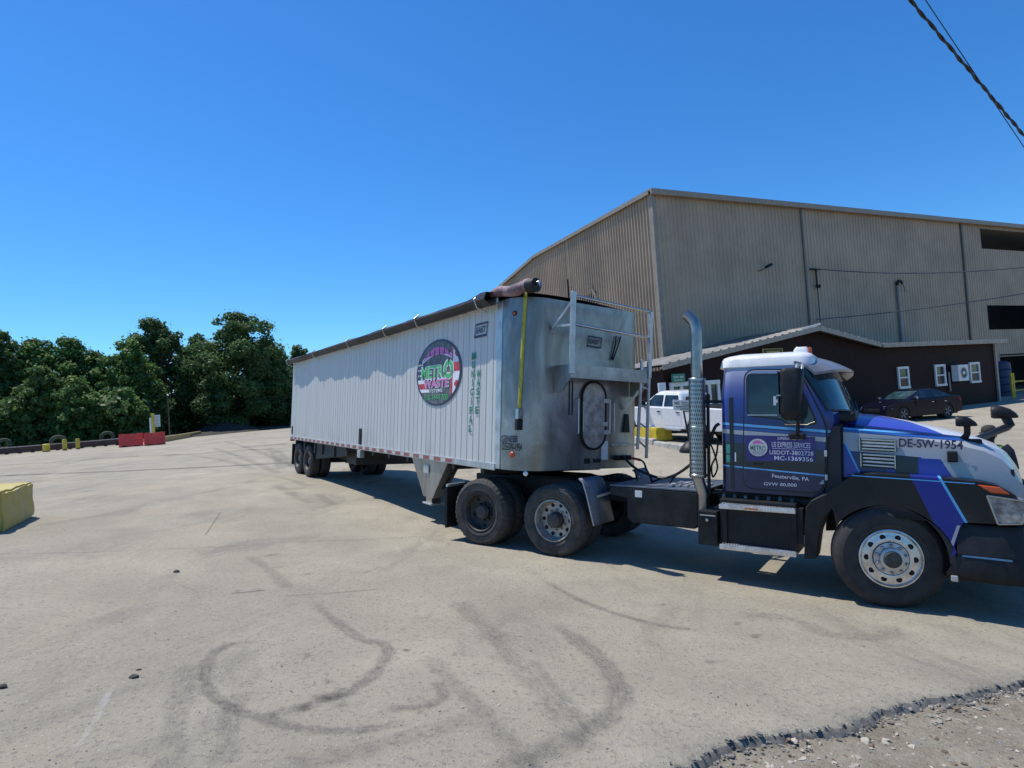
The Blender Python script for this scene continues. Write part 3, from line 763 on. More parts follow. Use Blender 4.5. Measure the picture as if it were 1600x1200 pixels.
def ribbed(length, zs, pitch, depth, holes=(), ztop=None):
    """one sheet wall with trapezoid ribs, x along, face toward -y; holes (x0,x1,z0,z1)"""
    xs = []; k = 0
    while k * pitch < length:
        x = k * pitch; xs += [(x, 0), (x + pitch * .60, 0), (x + pitch * .70, -depth), (x + pitch * .90, -depth)]; k += 1
    xs = [p for p in xs if p[0] < length] + [(length, 0)]
    for h in holes:
        for hx in h[:2]:
            if all(abs(hx - p[0]) > 1e-3 for p in xs): xs.append((hx, -depth))
    xs.sort(); mb = MB(); zz = sorted(set(zs) | {z for h in holes for z in h[2:]})
    def inside(x, z): return any(h[0] < x < h[1] and h[2] < z < h[3] for h in holes)
    idx = {}
    def vid(i, j):
        if (i, j) not in idx:
            x, y = xs[i]; z = zz[j]
            if ztop and j == len(zz) - 1: z = ztop(x)
            idx[i, j] = len(mb.v); mb.v.append((x, y, z))
        return idx[i, j]
    for i in range(len(xs) - 1):
        for j in range(len(zz) - 1):
            if not inside((xs[i][0] + xs[i+1][0]) / 2, (zz[j] + zz[j+1]) / 2):
                mb.f.append((vid(i, j), vid(i+1, j), vid(i+1, j+1), vid(i, j+1))); mb.m.append(0)
    return mb
a_, b_ = onwh(1530, 357), onwh(1600, 391); c_, d_ = onwh(1541, 477), onwh(1600, 514); e_ = onwh(1556, 556)
holes = [(a_[0], a_[0] + 16, b_[1] - .1, a_[1]), (c_[0], c_[0] + 16, d_[1], c_[1]), (e_[0] + .4, e_[0] + 17, ZB, e_[1] + .1)]
side = ribbed(LW, [ZB, EAVE], .3, .045, holes).build('side_wall', M['siding'], wh, recalc=False)
# gable end, running away from us; local frame turned by a quarter turn
rk = [(0., EAVE), (16., EAVE + .2), (36., EAVE - 2.1)]
def raketop(x): return float(np.interp(x, [p[0] for p in rk], [p[1] for p in rk])) - .02
def onend(u, v): return vwall(u, v, WC, TH + pi / 2)
t1, t2, t3 = onend(912, 466), onend(933, 469), onend(931, 452); sl0 = onend(889, 436); sl1 = onend(889, 466)
ge = MB(); endw = ribbed(DW, [ZB, EAVE], .3, .085, [(sl0[0] - .06, sl0[0] + .12, sl1[1] - 1, sl0[1])], raketop)
endw.v = [(-y * -1 if False else y, x, z) for x, y, z in endw.v]     # face toward -x
endw = endw.build('end_wall', M['siding'], wh, recalc=False)
# torn flap in the end sheet: dark triangular hole with bent metal
M['void'] = plain('dark_opening', (.008, .008, .009), .9)
def EP(u, v, off=-.075): s_, z_ = onend(u, v); return (off, s_, z_)
mb = MB(); mb.loft([[EP(908, 469), EP(934, 474), EP(932, 455)], [EP(908, 469, -.03), EP(934, 474, -.03), EP(932, 455, -.03)]]); mb.build('torn_hole', M['void'], wh)
mb = MB(); mb.loft([[EP(923, 447, -.30), EP(927, 444, -.34), EP(931, 455, -.1), EP(929, 459, -.08)], [EP(924, 448, -.27), EP(928, 445, -.31), EP(932, 456, -.07), EP(930, 460, -.05)]])
mb.loft([[EP(929, 452, -.25), EP(934, 460, -.2), EP(936, 473, -.1), EP(933, 473, -.1)], [EP(930, 452, -.22), EP(935, 460, -.17), EP(937, 473, -.07), EP(934, 473, -.07)]])
mb.build('torn_sheet', M['sidingtrim'], wh)
# roof, trims, gutters
mb = MB()
for y0, y1 in ((0, 1), (1, 2)):
    p, q = rk[y0], rk[y1]; mb.hexa([(-.22, p[0] - (.25 if y0 == 0 else 0), p[1] + .03), (LW, p[0] - (.25 if y0 == 0 else 0), p[1] + .03), (LW, q[0], q[1] + .03), (-.22, q[0], q[1] + .03)],
            [(-.22, p[0] - (.25 if y0 == 0 else 0), p[1] + .14), (LW, p[0] - (.25 if y0 == 0 else 0), p[1] + .14), (LW, q[0], q[1] + .14), (-.22, q[0], q[1] + .14)])
mb.build('roof', M['roofmetal'], wh)
mb = MB()
for p, q in zip(rk[:-1], rk[1:]): mb.bar((-.24, p[0], p[1] - .03), (-.24, q[0], q[1] + .02), .05, .24)
mb.build('rake_trim', M['sidingtrim'], wh)
MB().box(-.30, LW, -.40, -.253, EAVE - .24, EAVE + .08).build('gutter', M['sidingtrim'], wh, bevel=.02)
MB().prism([(-.075, -.075), (.22, -.075), (.22, -.055), (-.055, -.055), (-.055, .22), (-.075, .22)], 'z', ZB, EAVE - .06).build('corner_trim', M['sidingtrim'], wh)
for u, v in ((1250, 340), (1500, 362)):
    s_ = onwh(u, v)[0]; MB().box(s_ - .07, s_ + .07, -.17, -.05, 3., EAVE - .24).build('downspout', plain('grey_downspout', (.16, .145, .13), .5), wh, bevel=.01)
MB().box(.1, LW, DW, DW + .2, ZB, EAVE - 2.2).build('rear_wall', M['siding'], wh)
MB().box(LW, LW + .2, 0, DW, ZB, EAVE - 2.2).build('far_wall', M['siding'], wh)
MB().box(e_[0] + .5, e_[0] + 17, .2, .34, 2.6, e_[1]).build('door_lintel', M['sidingtrim'], wh)
MB().box(.2, LW - .2, 9, 9.2, ZB, EAVE - .5).build('inner_partition', plain('inner_wall', (.10, .10, .10), .9), wh)

# things fixed to the warehouse
def WP(u, v, d=0.):      # point on / in front of the shaded wall
    s_, z_ = vwall(u, v, WC - WN * d, TH); return WC - WN * d + WD_ * s_ + np.array([0, 0, z_])
p = WP(1199, 414, .45); r = empty('flood_light', tuple(p), TH); tag(r, 'small floodlight on a bent arm high on the shaded warehouse wall', 'light')
MB().hexa([(-.06, -.16, -.2), (.34, -.16, -.02), (.34, .16, -.02), (-.06, .16, -.2)], [(-.1, -.13, -.06), (.28, -.13, .12), (.28, .13, .12), (-.1, .13, -.06)]).build('lamp_head', M['black'], r, bevel=.02)
MB().hexa([(-.05, -.14, -.215), (.33, -.14, -.035), (.33, .14, -.035), (-.05, .14, -.215)], [(-.05, -.14, -.205), (.33, -.14, -.025), (.33, .14, -.025), (-.05, .14, -.205)]).build('lens', M['whitetrim'], r)
MB().tube([(-.02, 0, -.1), (-.25, .1, -.25), (-.35, .3, -.3), (-.35, .44, -.3)], .025, 6).build('arm', M['black'], r)
p = WP(1272, 421, .1); r = empty('cable_bracket', tuple(p), TH); tag(r, 'dark cable bracket with insulators by the downspout on the warehouse wall', 'bracket')
MB().bar((-.4, -.05, 0), (.5, -.05, 0), .1).build('crossarm', M['frame'], r); MB().bar((.1, -.05, 0), (.1, -.05, -1.2), .08).build('stem', M['frame'], r)
for xx in (.0, .22): MB().lathe([(0, 0), (.09, .02), (.05, .1), (.1, .14), (.04, .24), (0, .26)], (xx, -.12, -1.25), (0, 0, 1), 10).build('insulator', M['frame'], r, smooth=40)
MB().cyl((.1, -.06, -1.2), (.12, -.06, -5.2), .03, n=6).build('drop_cable', M['frame'], r)
p = WP(1405, 446, .15); q = WP(1409, 525, .15); r = empty('service_mast', tuple(q), TH); tag(r, 'grey service mast with a curved weather head on the warehouse wall', 'mast')
H_ = p[2] - q[2]
MB().cyl((0, 0, -.4), (0, 0, H_), .09, n=12).build('pipe', plain('grey_conduit', (.22, .22, .22), .5), r, smooth=40)
MB().tube([(0, 0, H_), (-.03, -.02, H_ + .18), (-.02, -.12, H_ + .3), (.1, -.2, H_ + .25), (.2, -.22, H_ + .05)], [.1, .12, .12, .1, .06], 10).build('weather_head', M['frame'], r, smooth=50)
MB().tube([(.2, -.22, H_ + .05), (.35, -.22, -.15 + H_), (.5, -.2, -.5 + H_)], .02, 6).build('wires', M['frame'], r)
def cable(name, pts, rad, mat, label, cat='cable', group=None, n=6):
    Q = np.array(pts); mb = MB(); mb.tube([q - Q[0] for q in Q], rad, n); o = mb.build(name, mat, smooth=60); o.location = Q[0]; return tag(o, label, cat, group)
def sagline(A, B, sag, n=40): return [A + (B - A) * t - np.array([0, 0, 1]) * sag * 4 * t * (1 - t) for t in np.linspace(0, 1, n)]
M['wire'] = plain('weathered_cable', (.10, .10, .11), .45, .2); M['wireblack'] = plain('black_cable', (.012, .012, .014), .5)
A = WP(1274, 420, .2)
B = atd(1720, 402, 33.)
cable('service_cable', sagline(A, B, .55), .035, M['wire'], 'upper thin cable strung from the wall bracket across the warehouse side')
A = WP(1276, 499, .2); B = atd(1720, 437, 33.)
cable('service_cable', sagline(A, B, .25), .03, M['wire'], 'lower thin cable strung from just above the office gable across the warehouse side')
# two overhead cables against the sky
A, B = atd(1422, 0, 10.5), atd(1600, 212, 13.5); dv = B - A
pts = []; a2, b2 = A - dv * 1.3, B + dv * 1.2
ax = dv / np.linalg.norm(dv); p1 = np.cross(ax, [0, 0, 1]); p1 /= np.linalg.norm(p1); p2 = np.cross(ax, p1)
r = empty('overhead_cable', tuple(a2)); tag(r, 'thick twisted black cable crossing the sky in the top right corner', 'cable')
for ph, rd in ((0, .022), (pi, .014)):
    mb = MB(); mb.tube([(b2 - a2) * t + .016 * (p1 * cos(150 * t + ph) + p2 * sin(150 * t + ph)) for t in np.linspace(0, 1, 500)], rd, 6); mb.build('strand', M['wireblack'], r, smooth=60)
A, B = atd(1446, 0, 10.9), atd(1600, 230, 13.2); dv = B - A
cable('overhead_cable', [A - dv * 1.3, A, B, B + dv * 1.2], .009, M['wireblack'], 'thin black cable running beside the twisted one in the top right corner')

# ------------------------------------------------------------------ brown office in front of the warehouse
M['brown'] = plain('dark_brown_siding', (.024, .0105, .0100), .65, var=.35, scale=2.5, spec=.15)
M['rooftan'] = plain('tan_fascia', (.34, .30, .25), .6, var=.2)
M['shingle'] = plain('grey_roof_sheet', (.20, .19, .18), .55, .3, var=.25, scale=1.5)
of = empty('office', tuple(OF0)); of.rotation_euler = (0, 0, TH)
tag(of, 'low dark brown office with a shallow gable in front of the tan warehouse', 'building')
g0, gp_, gv, ge_ = onoff(1037, 570), onoff(1268, 511), onoff(1364, 537.5), onoff(1556, 530)
LO = ge_[0] - .35; zL, zP, zV = g0[1], gp_[1], gv[1]; sP, sV = gp_[0], gv[0]; DEP = 4.9
wallpoly = [(.0, ZB), (LO, ZB), (LO, zV - .22), (sV, zV - .22), (sP, zP - .25), (.0, zL - .2)]
MB().prism(wallpoly, 'y', 0, .2).build('front_wall', M['brown'], of)
MB().box(LO - .2, LO, .203, DEP, ZB, zV - .25).build('right_wall', M['brown'], of); MB().box(0, .2, .203, DEP, ZB, zL - .25).build('left_wall', M['brown'], of)
def roofpiece(s0, z0, s1, z1, th=.12, y0=-.45, y1=DEP):
    return [(s0, y0, z0 - th), (s1, y0, z1 - th), (s1, y1, z1 - th), (s0, y1, z0 - th)], [(s0, y0, z0), (s1, y0, z1), (s1, y1, z1), (s0, y1, z0)]
# ribbed metal sheets of the roof
def roofsheet(s0, z0, s1, z1, name):
    mb = MB(); n = int(abs(s1 - s0) / .5); rows = [[], []]
    pr = []
    for k in range(n):
        t0, t1_ = k / n, (k + 1) / n; pr += [(t0, 0), (t0 + .6 / n, 0), (t0 + .7 / n, .05), (t0 + .9 / n, .05)]
    pr.append((1, 0))
    top = [[(s0 + (s1 - s0) * t, y, z0 + (z1 - z0) * t + h) for t, h in pr] for y in (-.46, DEP)]
    mb.grid(top); lo = [[(x, y, z - .1) for x, y, z in r_] for r_ in top]; mb.grid(lo); mb.grid([top[0], lo[0]])
    return mb.build(name, M['shingle'], of)
roofsheet(-.35, zL - .02, sP, zP, 'roof'); roofsheet(sP, zP, sV + .05, zV, 'roof'); 
MB().hexa(*roofpiece(sV + .06, zV - .02, LO + .45, zV - .02, .1)).build('roof', M['shingle'], of)
mb = MB(); mb.bar((-.38, -.49, zL - .15), (sP, -.49, zP - .13), .05, .24); mb.build('rake_board', M['rooftan'], of)
mb = MB(); mb.bar((sP, -.49, zP - .13), (sV + .02, -.49, zV - .12), .05, .24); mb.build('rake_board', M['rooftan'], of)
MB().box(sV + .04, LO + .47, -.60, -.46, zV - .26, zV - .02).build('gutter', M['rooftan'], of, bevel=.02)
mb = MB(); mb.bar((sP - 1.3, -.50, zP - .16), (sP + .05, -.50, zP + .09), .08, .1); mb.build('ridge_cap', M['whitetrim'], of)
mb = MB(); mb.bar((sP - .02, -.47, zP + .05), (sP - .02, DEP, zP + .05), .25, .05); mb.build('ridge_cap', M['sidingtrim'], of)
MB().box(LO - .05, LO + .12, -.12, -.003, ZB, zV - .26).build('downspout', M['rooftan'], of, bevel=.01)
def window(u0, v0, u1, v1, name='window'):
    a, b = onoff(u0, v0), onoff(u1, v1); s0, s1, z0, z1 = a[0], b[0], b[1], a[1]; t = .13
    mb = MB(); mb.box(s0, s1, -.09, -.002, z1 - t, z1); mb.box(s0, s1, -.12, -.002, z0, z0 + t); mb.box(s0, s0 + t, -.09, -.002, z0 + t, z1 - t); mb.box(s1 - t, s1, -.09, -.002, z0 + t, z1 - t)
    mb.box(s0 + t, s1 - t, -.07, -.002, (z0 + z1) / 2 - .04, (z0 + z1) / 2 + .04)
    w_ = mb.build(name, M['whitetrim'], of); MB().box(s0 + t, s1 - t, -.03, -.003, z0 + t, z1 - t).build('pane', M['glass'], w_)
window(1400.5, 573.5, 1420.5, 606.5); window(1458.5, 570, 1477.5, 602.5); window(1512.5, 566.5, 1531, 597.5)
# glazed entrance with a row of white framed panes
ent = [onoff(1041, 600), onoff(1121, 590)]; s0, s1 = ent[0][0] + .15, ent[1][0]; z1 = onoff(1080, 596)[1]; z0 = ZB + .35
mb = MB(); mb.box(s0, s1, -.16, -.002, z1 - .2, z1); mb.box(s0, s1, -.12, -.002, z0, z0 + .9)
for k in range(6): x_ = s0 + (s1 - s0 - .16) * k / 5; mb.box(x_, x_ + .16, -.13, -.004, z0 + .9, z1 - .2)
w_ = mb.build('entrance', M['whitetrim'], of)
for k in range(5):
    x_ = s0 + .16 + (s1 - s0 - .16) * k / 5; MB().box(x_, x_ + (s1 - s0 - .16) / 5 - .16, -.05, -.003, z0 + .9, z1 - .2).build('pane', M['glass'], w_)
def OP(u, v, d=.0):
    s_, z_ = onoff(u, v, -d); return OF0 - WN * d + WD_ * s_ + np.array([0, 0, z_])
def signboard(u0, v0, u1, v1, frame, face, name, label, strips, d=.06, cat='sign'):
    a, b = onoff(u0, v0, -d), onoff(u1, v1, -d); o_ = OF0 - WN * d + WD_ * a[0] + np.array([0, 0, b[1]])
    r = empty(name, tuple(o_), TH); tag(r, label, cat); w_, h_ = b[0] - a[0], a[1] - b[1]
    MB().box(0, w_, -.03, .03, 0, h_).build('frame', frame, r, bevel=.01)
    f_ = MB().box(.05 * w_, .95 * w_, -.04, -.031, .12 * h_, .88 * h_).build('face', face, r)
    for (x0, x1, y0, y1, m_) in strips: MB().box(x0 * w_, x1 * w_, -.05, -.041, y0 * h_, y1 * h_).build('printed_line', m_, f_)
    return r
M['gold'] = plain('gold_print', (.42, .30, .05), .5); M['greensign'] = plain('green_sign', (.05, .22, .13), .5); M['palegreen'] = plain('pale_print', (.35, .5, .42), .6)
signboard(1190.5, 545, 1223, 554.5, M['gold'], M['ink'], 'gable_sign', 'small black sign with gold border under the office gable', [(.18, .82, .36, .64, M['gold'])])
signboard(1049, 584.5, 1070.5, 597, M['greensign'], M['greensign'], 'green_sign', 'small green sign above the white entrance of the office', [(.1, .45, .5, .75, M['palegreen']), (.55, .85, .5, .75, M['palegreen']), (.15, .8, .2, .34, M['palegreen'])], .25)
signboard(1028, 598.5, 1040.5, 612.5, M['whitetrim'], M['paperwhite'], 'white_notice', 'white notice board left of the office entrance', [(.15, .85, .66, .74, M['galv']), (.15, .85, .5, .56, M['galv']), (.15, .7, .3, .36, M['galv'])], .3)
# outdoor air conditioner
a, b = onoff(1497, 570, -.55), onoff(1515, 594.5, -.55); o_ = OF0 - WN * .55 + WD_ * a[0] + np.array([0, 0, b[1]])
r = empty('air_conditioner', tuple(o_), TH); tag(r, 'white outdoor air conditioner unit with a round fan on the brown wall', 'air conditioner'); w_, h_ = b[0] - a[0], a[1] - b[1]
MB().box(0, w_, 0, .42, 0, h_).build('housing', M['whitetrim'], r, bevel=.03)
MB().lathe([(.30 * h_, -.005), (.40 * h_, -.02), (.43 * h_, .02)], (w_ * .5, 0, h_ * .5), (0, 1, 0), 28).build('fan_ring', M['whitetrim'], r, smooth=40)
fg = MB()
fg.disc((w_ * .5, -.006, h_ * .5), (0, 1, 0), .36 * h_); fg = fg.build('fan_guard', M['frame'], r)
MB().lathe([(0, -.03), (.1 * h_, -.025), (.12 * h_, 0)], (w_ * .5, 0, h_ * .5), (0, 1, 0), 16).build('fan_hub', M['whitetrim'], fg, smooth=40)
mb = MB()
for k in range(4): mb.lathe([(.17 * h_ + k * .05 * h_, -.012), (.18 * h_ + k * .05 * h_, -.02), (.19 * h_ + k * .05 * h_, -.012)], (w_ * .5, 0, h_ * .5), (0, 1, 0), 24)
mb.build('guard_wire', M['galv'], fg)
for x_ in (.1, .8): MB().bar((w_ * x_, .0, -.04), (w_ * x_, .54, -.04), .05, .06).build('bracket', M['frame'], r)
a = OP(1483.5, 581, .06); b = OP(1485, 611, .06); o = MB().cyl((0, 0, 0), tuple(np.array([0, 0, a[2] - b[2]])), .05, n=10).build('standpipe', M['rooftan'], smooth=40); o.location = b; tag(o, 'short pale pipe on the brown wall beside the middle window', 'pipe')
# tank and railing right of the office
q = atd(1567, 622, 43.5); z0 = g1(q[0], q[1]); r = empty('storage_tank', (q[0], q[1], z0)); tag(r, 'dark blue round topped tank standing right of the brown office', 'tank')
R_ = 13 / F * 43.5; H_ = atd(1567, 564, 43.5)[2] - z0
M['tank'] = plain('dark_blue_tank', (.02, .035, .085), .5, var=.3)
MB().lathe([(0, 0), (R_, 0), (R_, H_ - .35), (R_ * .93, H_ - .14), (R_ * .6, H_ - .02), (0, H_)], (0, 0, 0), (0, 0, 1), 28).build('shell', M['tank'], r, smooth=40)
mb = MB()
for k in range(4): mb.lathe([(R_, .3 + k * (H_ - 1) / 3), (R_ + .05, .36 + k * (H_ - 1) / 3), (R_, .42 + k * (H_ - 1) / 3)], (0, 0, 0), (0, 0, 1), 28)
mb.build('hoop', M['tank'], r, smooth=40)
q = atd(1583, 623, 40.); z0 = g1(q[0], q[1]); r = empty('safety_railing', (q[0], q[1], z0), TH); tag(r, 'yellow pipe railing beside the dark blue tank at the right picture edge', 'railing')
H_ = atd(1583, 583, 40.)[2] - z0
for x_ in (0, .22, 2.2, 4.2): MB().cyl((x_, 0, -.1), (x_, 0, H_ if x_ < 1 else H_ * .75), .07, n=10).build('post', M['yellow'], r, smooth=40)
for z_ in (.3, .66): MB().cyl((.22, 0, H_ * z_), (4.2, 0, H_ * z_), .045, n=8).build('rail', M['yellow'], r, smooth=40)

# ------------------------------------------------------------------ kerb, yellow block and portable sign in front of the pickup
a, b = onground(985, 687), onground(1070, 705); b2 = b + (b - a) * .05
for k in range(2):
    p = a + (b2 - a) * (k * .5); q = a + (b2 - a) * (k * .5 + .49); mb = MB(); L_ = np.linalg.norm(q - p)
    o = mb.prism([(-.13, -.1), (.13, -.1), (.11, .13), (.08, .15), (-.08, .15), (-.11, .13)], 'x', 0, L_).build('kerb_stone', M['concrete'], bevel=.015)
    o.location = p; o.rotation_euler = (0, 0, atan2(q[1] - p[1], q[0] - p[0])); tag(o, ('long kerb stone below the yellow block, farther one', 'long kerb stone ending at the portable sign base')[k], 'kerb', 'kerb stones by the pickup')
a, b = onground(1027, 690.5), onground(1000, 686.5); dv = (b - a)[:2]; dv /= np.linalg.norm(dv); hh = atd(1027, 669.5, a[1])[2] - a[2]
nn = np.array([dv[1], -dv[0]]); 
if nn[0] < 0: nn = -nn
me = rough_block(1.9, .72, hh, 9, .008); M['yblock2'] = plain('bright_yellow_paint', (.62, .46, .03), .6, var=.2, scale=4); me.materials.append(M['yblock2'])
o = bpy.data.objects.new('concrete_block', me); COL.objects.link(o); cp = a[:2] + dv * .95 + nn * .36; o.location = (cp[0], cp[1], g1(*cp) - .02); o.rotation_euler = (0, 0, atan2(dv[1], dv[0])); tag(o, 'clean bright yellow concrete block in front of the white pickup', 'concrete block')
a, b = onground(1050, 690), onground(1095, 696)
q = onground(1079, 706); r = empty('portable_sign', tuple(q)); tag(r, 'white notice board on a leaning pole with a black rubber base', 'sign')
sc_ = q[1] / F
MB().lathe([(0, -.02), (17*sc_, -.02), (17*sc_, 3*sc_), (14*sc_, 8*sc_), (6*sc_, 16*sc_), (3*sc_, 17*sc_), (0, 17*sc_)], (0, 0, 0), (0, 0, 1), 26).build('base', M['black'], r, smooth=40)
pt = atd(1067, 636, q[1]) - q; MB().cyl((0, 0, 10*sc_), tuple(pt), .03, n=10).build('pole', M['frame'], r, smooth=40)
P0, P1, P3 = atd(1052, 641, q[1] - .05) - q, atd(1086, 642.5, q[1] - .05) - q, atd(1051, 624.5, q[1] - .05) - q
def BP(s_, t_, d=0): return P0 + (P1 - P0) * s_ + (P3 - P0) * t_ + np.array([0, -d, 0])
bd = MB().hexa([BP(0,0), BP(1,0), BP(1,1), BP(0,1)], [BP(0,0,.03), BP(1,0,.03), BP(1,1,.03), BP(0,1,.03)]).build('board', M['whitetrim'], r)
mb = MB(); write(mb, 'NO', BP(.07, .56, .034), BP(.30, .56, .034), (P3 - P0) * .27, bold=.03); mb.build('lettering', M['ink'], bd)
for (s0, s1, t_) in ((.4, .7, .78), (.4, .93, .62), (.4, .9, .5), (.1, .93, .36), (.15, .9, .22), (.3, .75, .1)):
    MB().hexa([BP(s0,t_,.033), BP(s1,t_,.033), BP(s1,t_+.05,.033), BP(s0,t_+.05,.033)], [BP(s0,t_,.036), BP(s1,t_,.036), BP(s1,t_+.05,.036), BP(s0,t_+.05,.036)]).build('printed_line', M['frame'], bd)
# ------------------------------------------------------------------ the aluminium refuse trailer
TL, TH_, TZ = 14.0, 2.6, 1.14; TW = 1.29; TT_ = TZ + TH_
tr = empty('refuse_trailer', tuple(TR_O), R=TR_R)
tag(tr, 'long silver aluminium refuse trailer with a round logo and a rolled dark tarp', 'trailer')
def alu_mat(name, col, grime, metal=.55):
    m, nt, b = new_mat(name); v = coords(); x, y, z = sepxyz(v)
    n1 = noise(mapping(v, (1.2, 1.2, .25)), 1.7, 6, .65); n2 = noise(v, 5, 5, .7)
    pan = (x * 5.).mod(1.); dark_line = (pan < .07)  # joints between the side panels
    tone = noise(mapping(v, (5., .01, .02)), 1., 1, .5)
    c = mixc(tuple(k * .92 for k in col), tuple(min(1, k * 1.04) for k in col), tone.smooth(.2, .8))
    c = mixc(c, (.30, .265, .21), (n1.smooth(.45, .85) * (1.9 - z).smooth(-.2, .9)) * grime)
    c = mixc(c, (.20, .19, .18), n1.smooth(.6, .78) * .38); c = mixc(c, (.14, .135, .13), dark_line * (.22))
    setc(b, c); setf(b, 'Metallic', metal); setf(b, 'Roughness', (n2 * .25 + .42).sat()); return m
M['alside'] = alu_mat('ribbed_aluminium_side', (.585, .575, .545), .85, .15)
def nose_mat():
    m, nt, b = new_mat('dull_aluminium_nose'); v = coords()
    n1 = noise(mapping(v, (1, 1, .5)), 1.6, 6, .65, .8); n2 = noise(v, 7, 5, .7); n3 = noise(mapping(v, (3, 3, .5)), 1.1, 5, .7)
    c = mixc((.19, .188, .18), (.43, .425, .405), n1.smooth(.3, .7)); c = mixc(c, (.22, .18, .125), n3.smooth(.45, .7) * .6); c = mixc(c, (.62, .61, .59), (n2 > .66) * .2)
    setc(b, c); setf(b, 'Metallic', .75); setf(b, 'Roughness', (n1 * .28 + .24).sat()); bump(b, n1 + n2 * .15, .18, .03); return m
M['alnose'] = nose_mat()
M['tarp'] = plain('black_tarpaulin', (.011, .012, .017), .55, var=.4, scale=3, bmp=.5); M['tarppink'] = plain('faded_pink_tarpaulin', (.22, .14, .155), .7, var=.7, scale=5, bmp=.5)
M['subframe'] = plain('dark_subframe', (.035, .034, .034), .65, var=.4)
# body shell: ribbed sides, rounded nose; one closed skin
mb = MB(); ring = []
x = -TL
while x < -.75:
    for dx, d in ((0, 0), (.012, -.012), (.024, 0), (.17, .004)):
        if x + dx < -.70: ring.append((x + dx, -TW - .0 - d * 0 + (.012 if d < 0 else 0)))
    x += .2
ring.append((-.66, -TW)); nr_ = len(ring)
NR = .42
for i in range(13):
    a = radians(-90 + 90 * i / 12); ring.append((-NR - .02 + (NR + .02) * cos(a) if False else -.46 + .46 * cos(a), -TW + .5 + .5 * sin(a)))
for i in range(13):
    a = radians(90 * i / 12); ring.append((-.46 + .46 * cos(a), TW - .5 + .5 * sin(a)))
ring += [(-.66, TW), (-TL, TW)]
zs_ = [TZ, TZ + .12, TZ + 1.2, TT_ - .05, TT_]
rings = [[(x, y, z) for x, y in ring] for z in zs_]
mb.loft(rings, cap=False)
nside = nr_ - 1; n = len(ring)
mats_ = []
for q in range(len(zs_) - 1):
    for j in range(n): mats_.append(0 if j < nside or j >= n - 2 else 1)
mb.m = mats_
body = mb.build('body_shell', [M['alside'], M['alnose']], tr, smooth=25)
MB().prism([(x, y) for x, y in [(-TL + .02, -TW + .03), (-.6, -TW + .03), (-.1, -TW + .6), (-.05, 0), (-.1, TW - .6), (-.6, TW - .03), (-TL + .02, TW - .03)]], 'z', TZ + .01, TZ + .10).build('floor', M['subframe'], tr)
MB().prism([(x, y) for x, y in [(-TL + .1, -TW + .06), (-.7, -TW + .06), (-.25, -.9), (-.12, 0), (-.25, .9), (-.7, TW - .06), (-TL + .1, TW - .06)]], 'z', TT_ - .35, TT_ - .25).build('load', M['mound'], tr)
# rear doors
rd = MB()
for s_ in (-1, 1): 
    d_ = MB().box(-TL - .06, -TL - .003, min(.01*s_, s_*TW), max(.01*s_, s_*TW), TZ, TT_).build('rear_door', M['alside'], tr, bevel=.01)
    MB().cyl((-TL - .1, s_ * .5, TZ + .1), (-TL - .1, s_ * .5, TT_ - .1), .025, n=8).build('lock_rod', M['galv'], d_)
# rails
MB().box(-TL, -.68, -TW - .035, -TW - .001, TT_ - .06, TT_ + .06).build('top_rail', M['galv'], tr, bevel=.008)
MB().box(-TL, -.68, TW + .001, TW + .035, TT_ - .06, TT_ + .06).build('top_rail', M['galv'], tr, bevel=.008)
MB().box(-TL, -.66, -TW - .03, -TW - .001, TZ - .03, TZ + .075).build('bottom_rail', M['galv'], tr, bevel=.006)
MB().box(-TL, -.66, TW + .001, TW + .03, TZ - .03, TZ + .075).build('bottom_rail', M['galv'], tr, bevel=.006)
# red and white conspicuity tape
mt, nt, b = new_mat('red_white_tape'); x_, y_, z_ = sepxyz(coords()); c = mixc((.52, .50, .47), (.28, .075, .07), (x_ + 100.).mod(.46) > .18)
setc(b, mixc(c, (.35, .32, .28), noise(coords(), 6, 5, .7).smooth(.45, .8) * .6)); setf(b, 'Roughness', .4); M['tape'] = mt
MB().box(-TL + .02, -2.0, -TW - .034, -TW - .031, TZ - .01, TZ + .055).build('reflective_tape', M['tape'], tr)
MB().box(-.585 - .1, -.585 + .05, -TW - .012, -TW + .02, TZ, TT_ - .02).build('corner_seam', M['galv'], tr, bevel=.005)
# top tarp: low arch over the box, drooping over the near rail, with the roll
rows = []
rng = np.random.default_rng(21)
xs_ = np.linspace(-TL - .1, -.62, 90); wv = np.convolve(rng.normal(size=110), np.ones(6) / 6, 'same')[:90]
for i, x in enumerate(xs_):
    bump_ = .10 * math.exp(-((x + .75) / .35) ** 2)
    row = []
    for t in np.linspace(-1, 1, 15):
        row.append((x, t * (TW + .02), TT_ + .08 + bump_ + .07 * (1 - t * t) + .015 * wv[i] * (1 - t * t) - .02 * (abs(sin(x * pi / 1.6)) ** 6) * (1 - t * t)))
    rows.append(row)
MB().grid(rows).build('tarp_sheet', M['tarp'], tr, smooth=60)
rows = []
for i, x in enumerate(xs_):
    if x > -.62: break
    b_ = .10 * math.exp(-((x + .75) / .35) ** 2); w_ = .035 * wv[i] - .05 * max(0., (x + 4) / 4)
    rows.append([(x, -TW + .05, TT_ + .10 + b_), (x, -TW - .13, TT_ + .085 + b_ * .8 + w_), (x, -TW - .23 + w_, TT_ + .065 + b_ * .5), (x, -TW - .245 + 1.6 * w_, TT_ + .03 + w_), (x, -TW - .17, TT_ - .05 + w_ * 1.3), (x, -TW - .06, TT_ - .035)])
MB().grid(rows).build('tarp_roll', M['tarp'], tr, smooth=60)
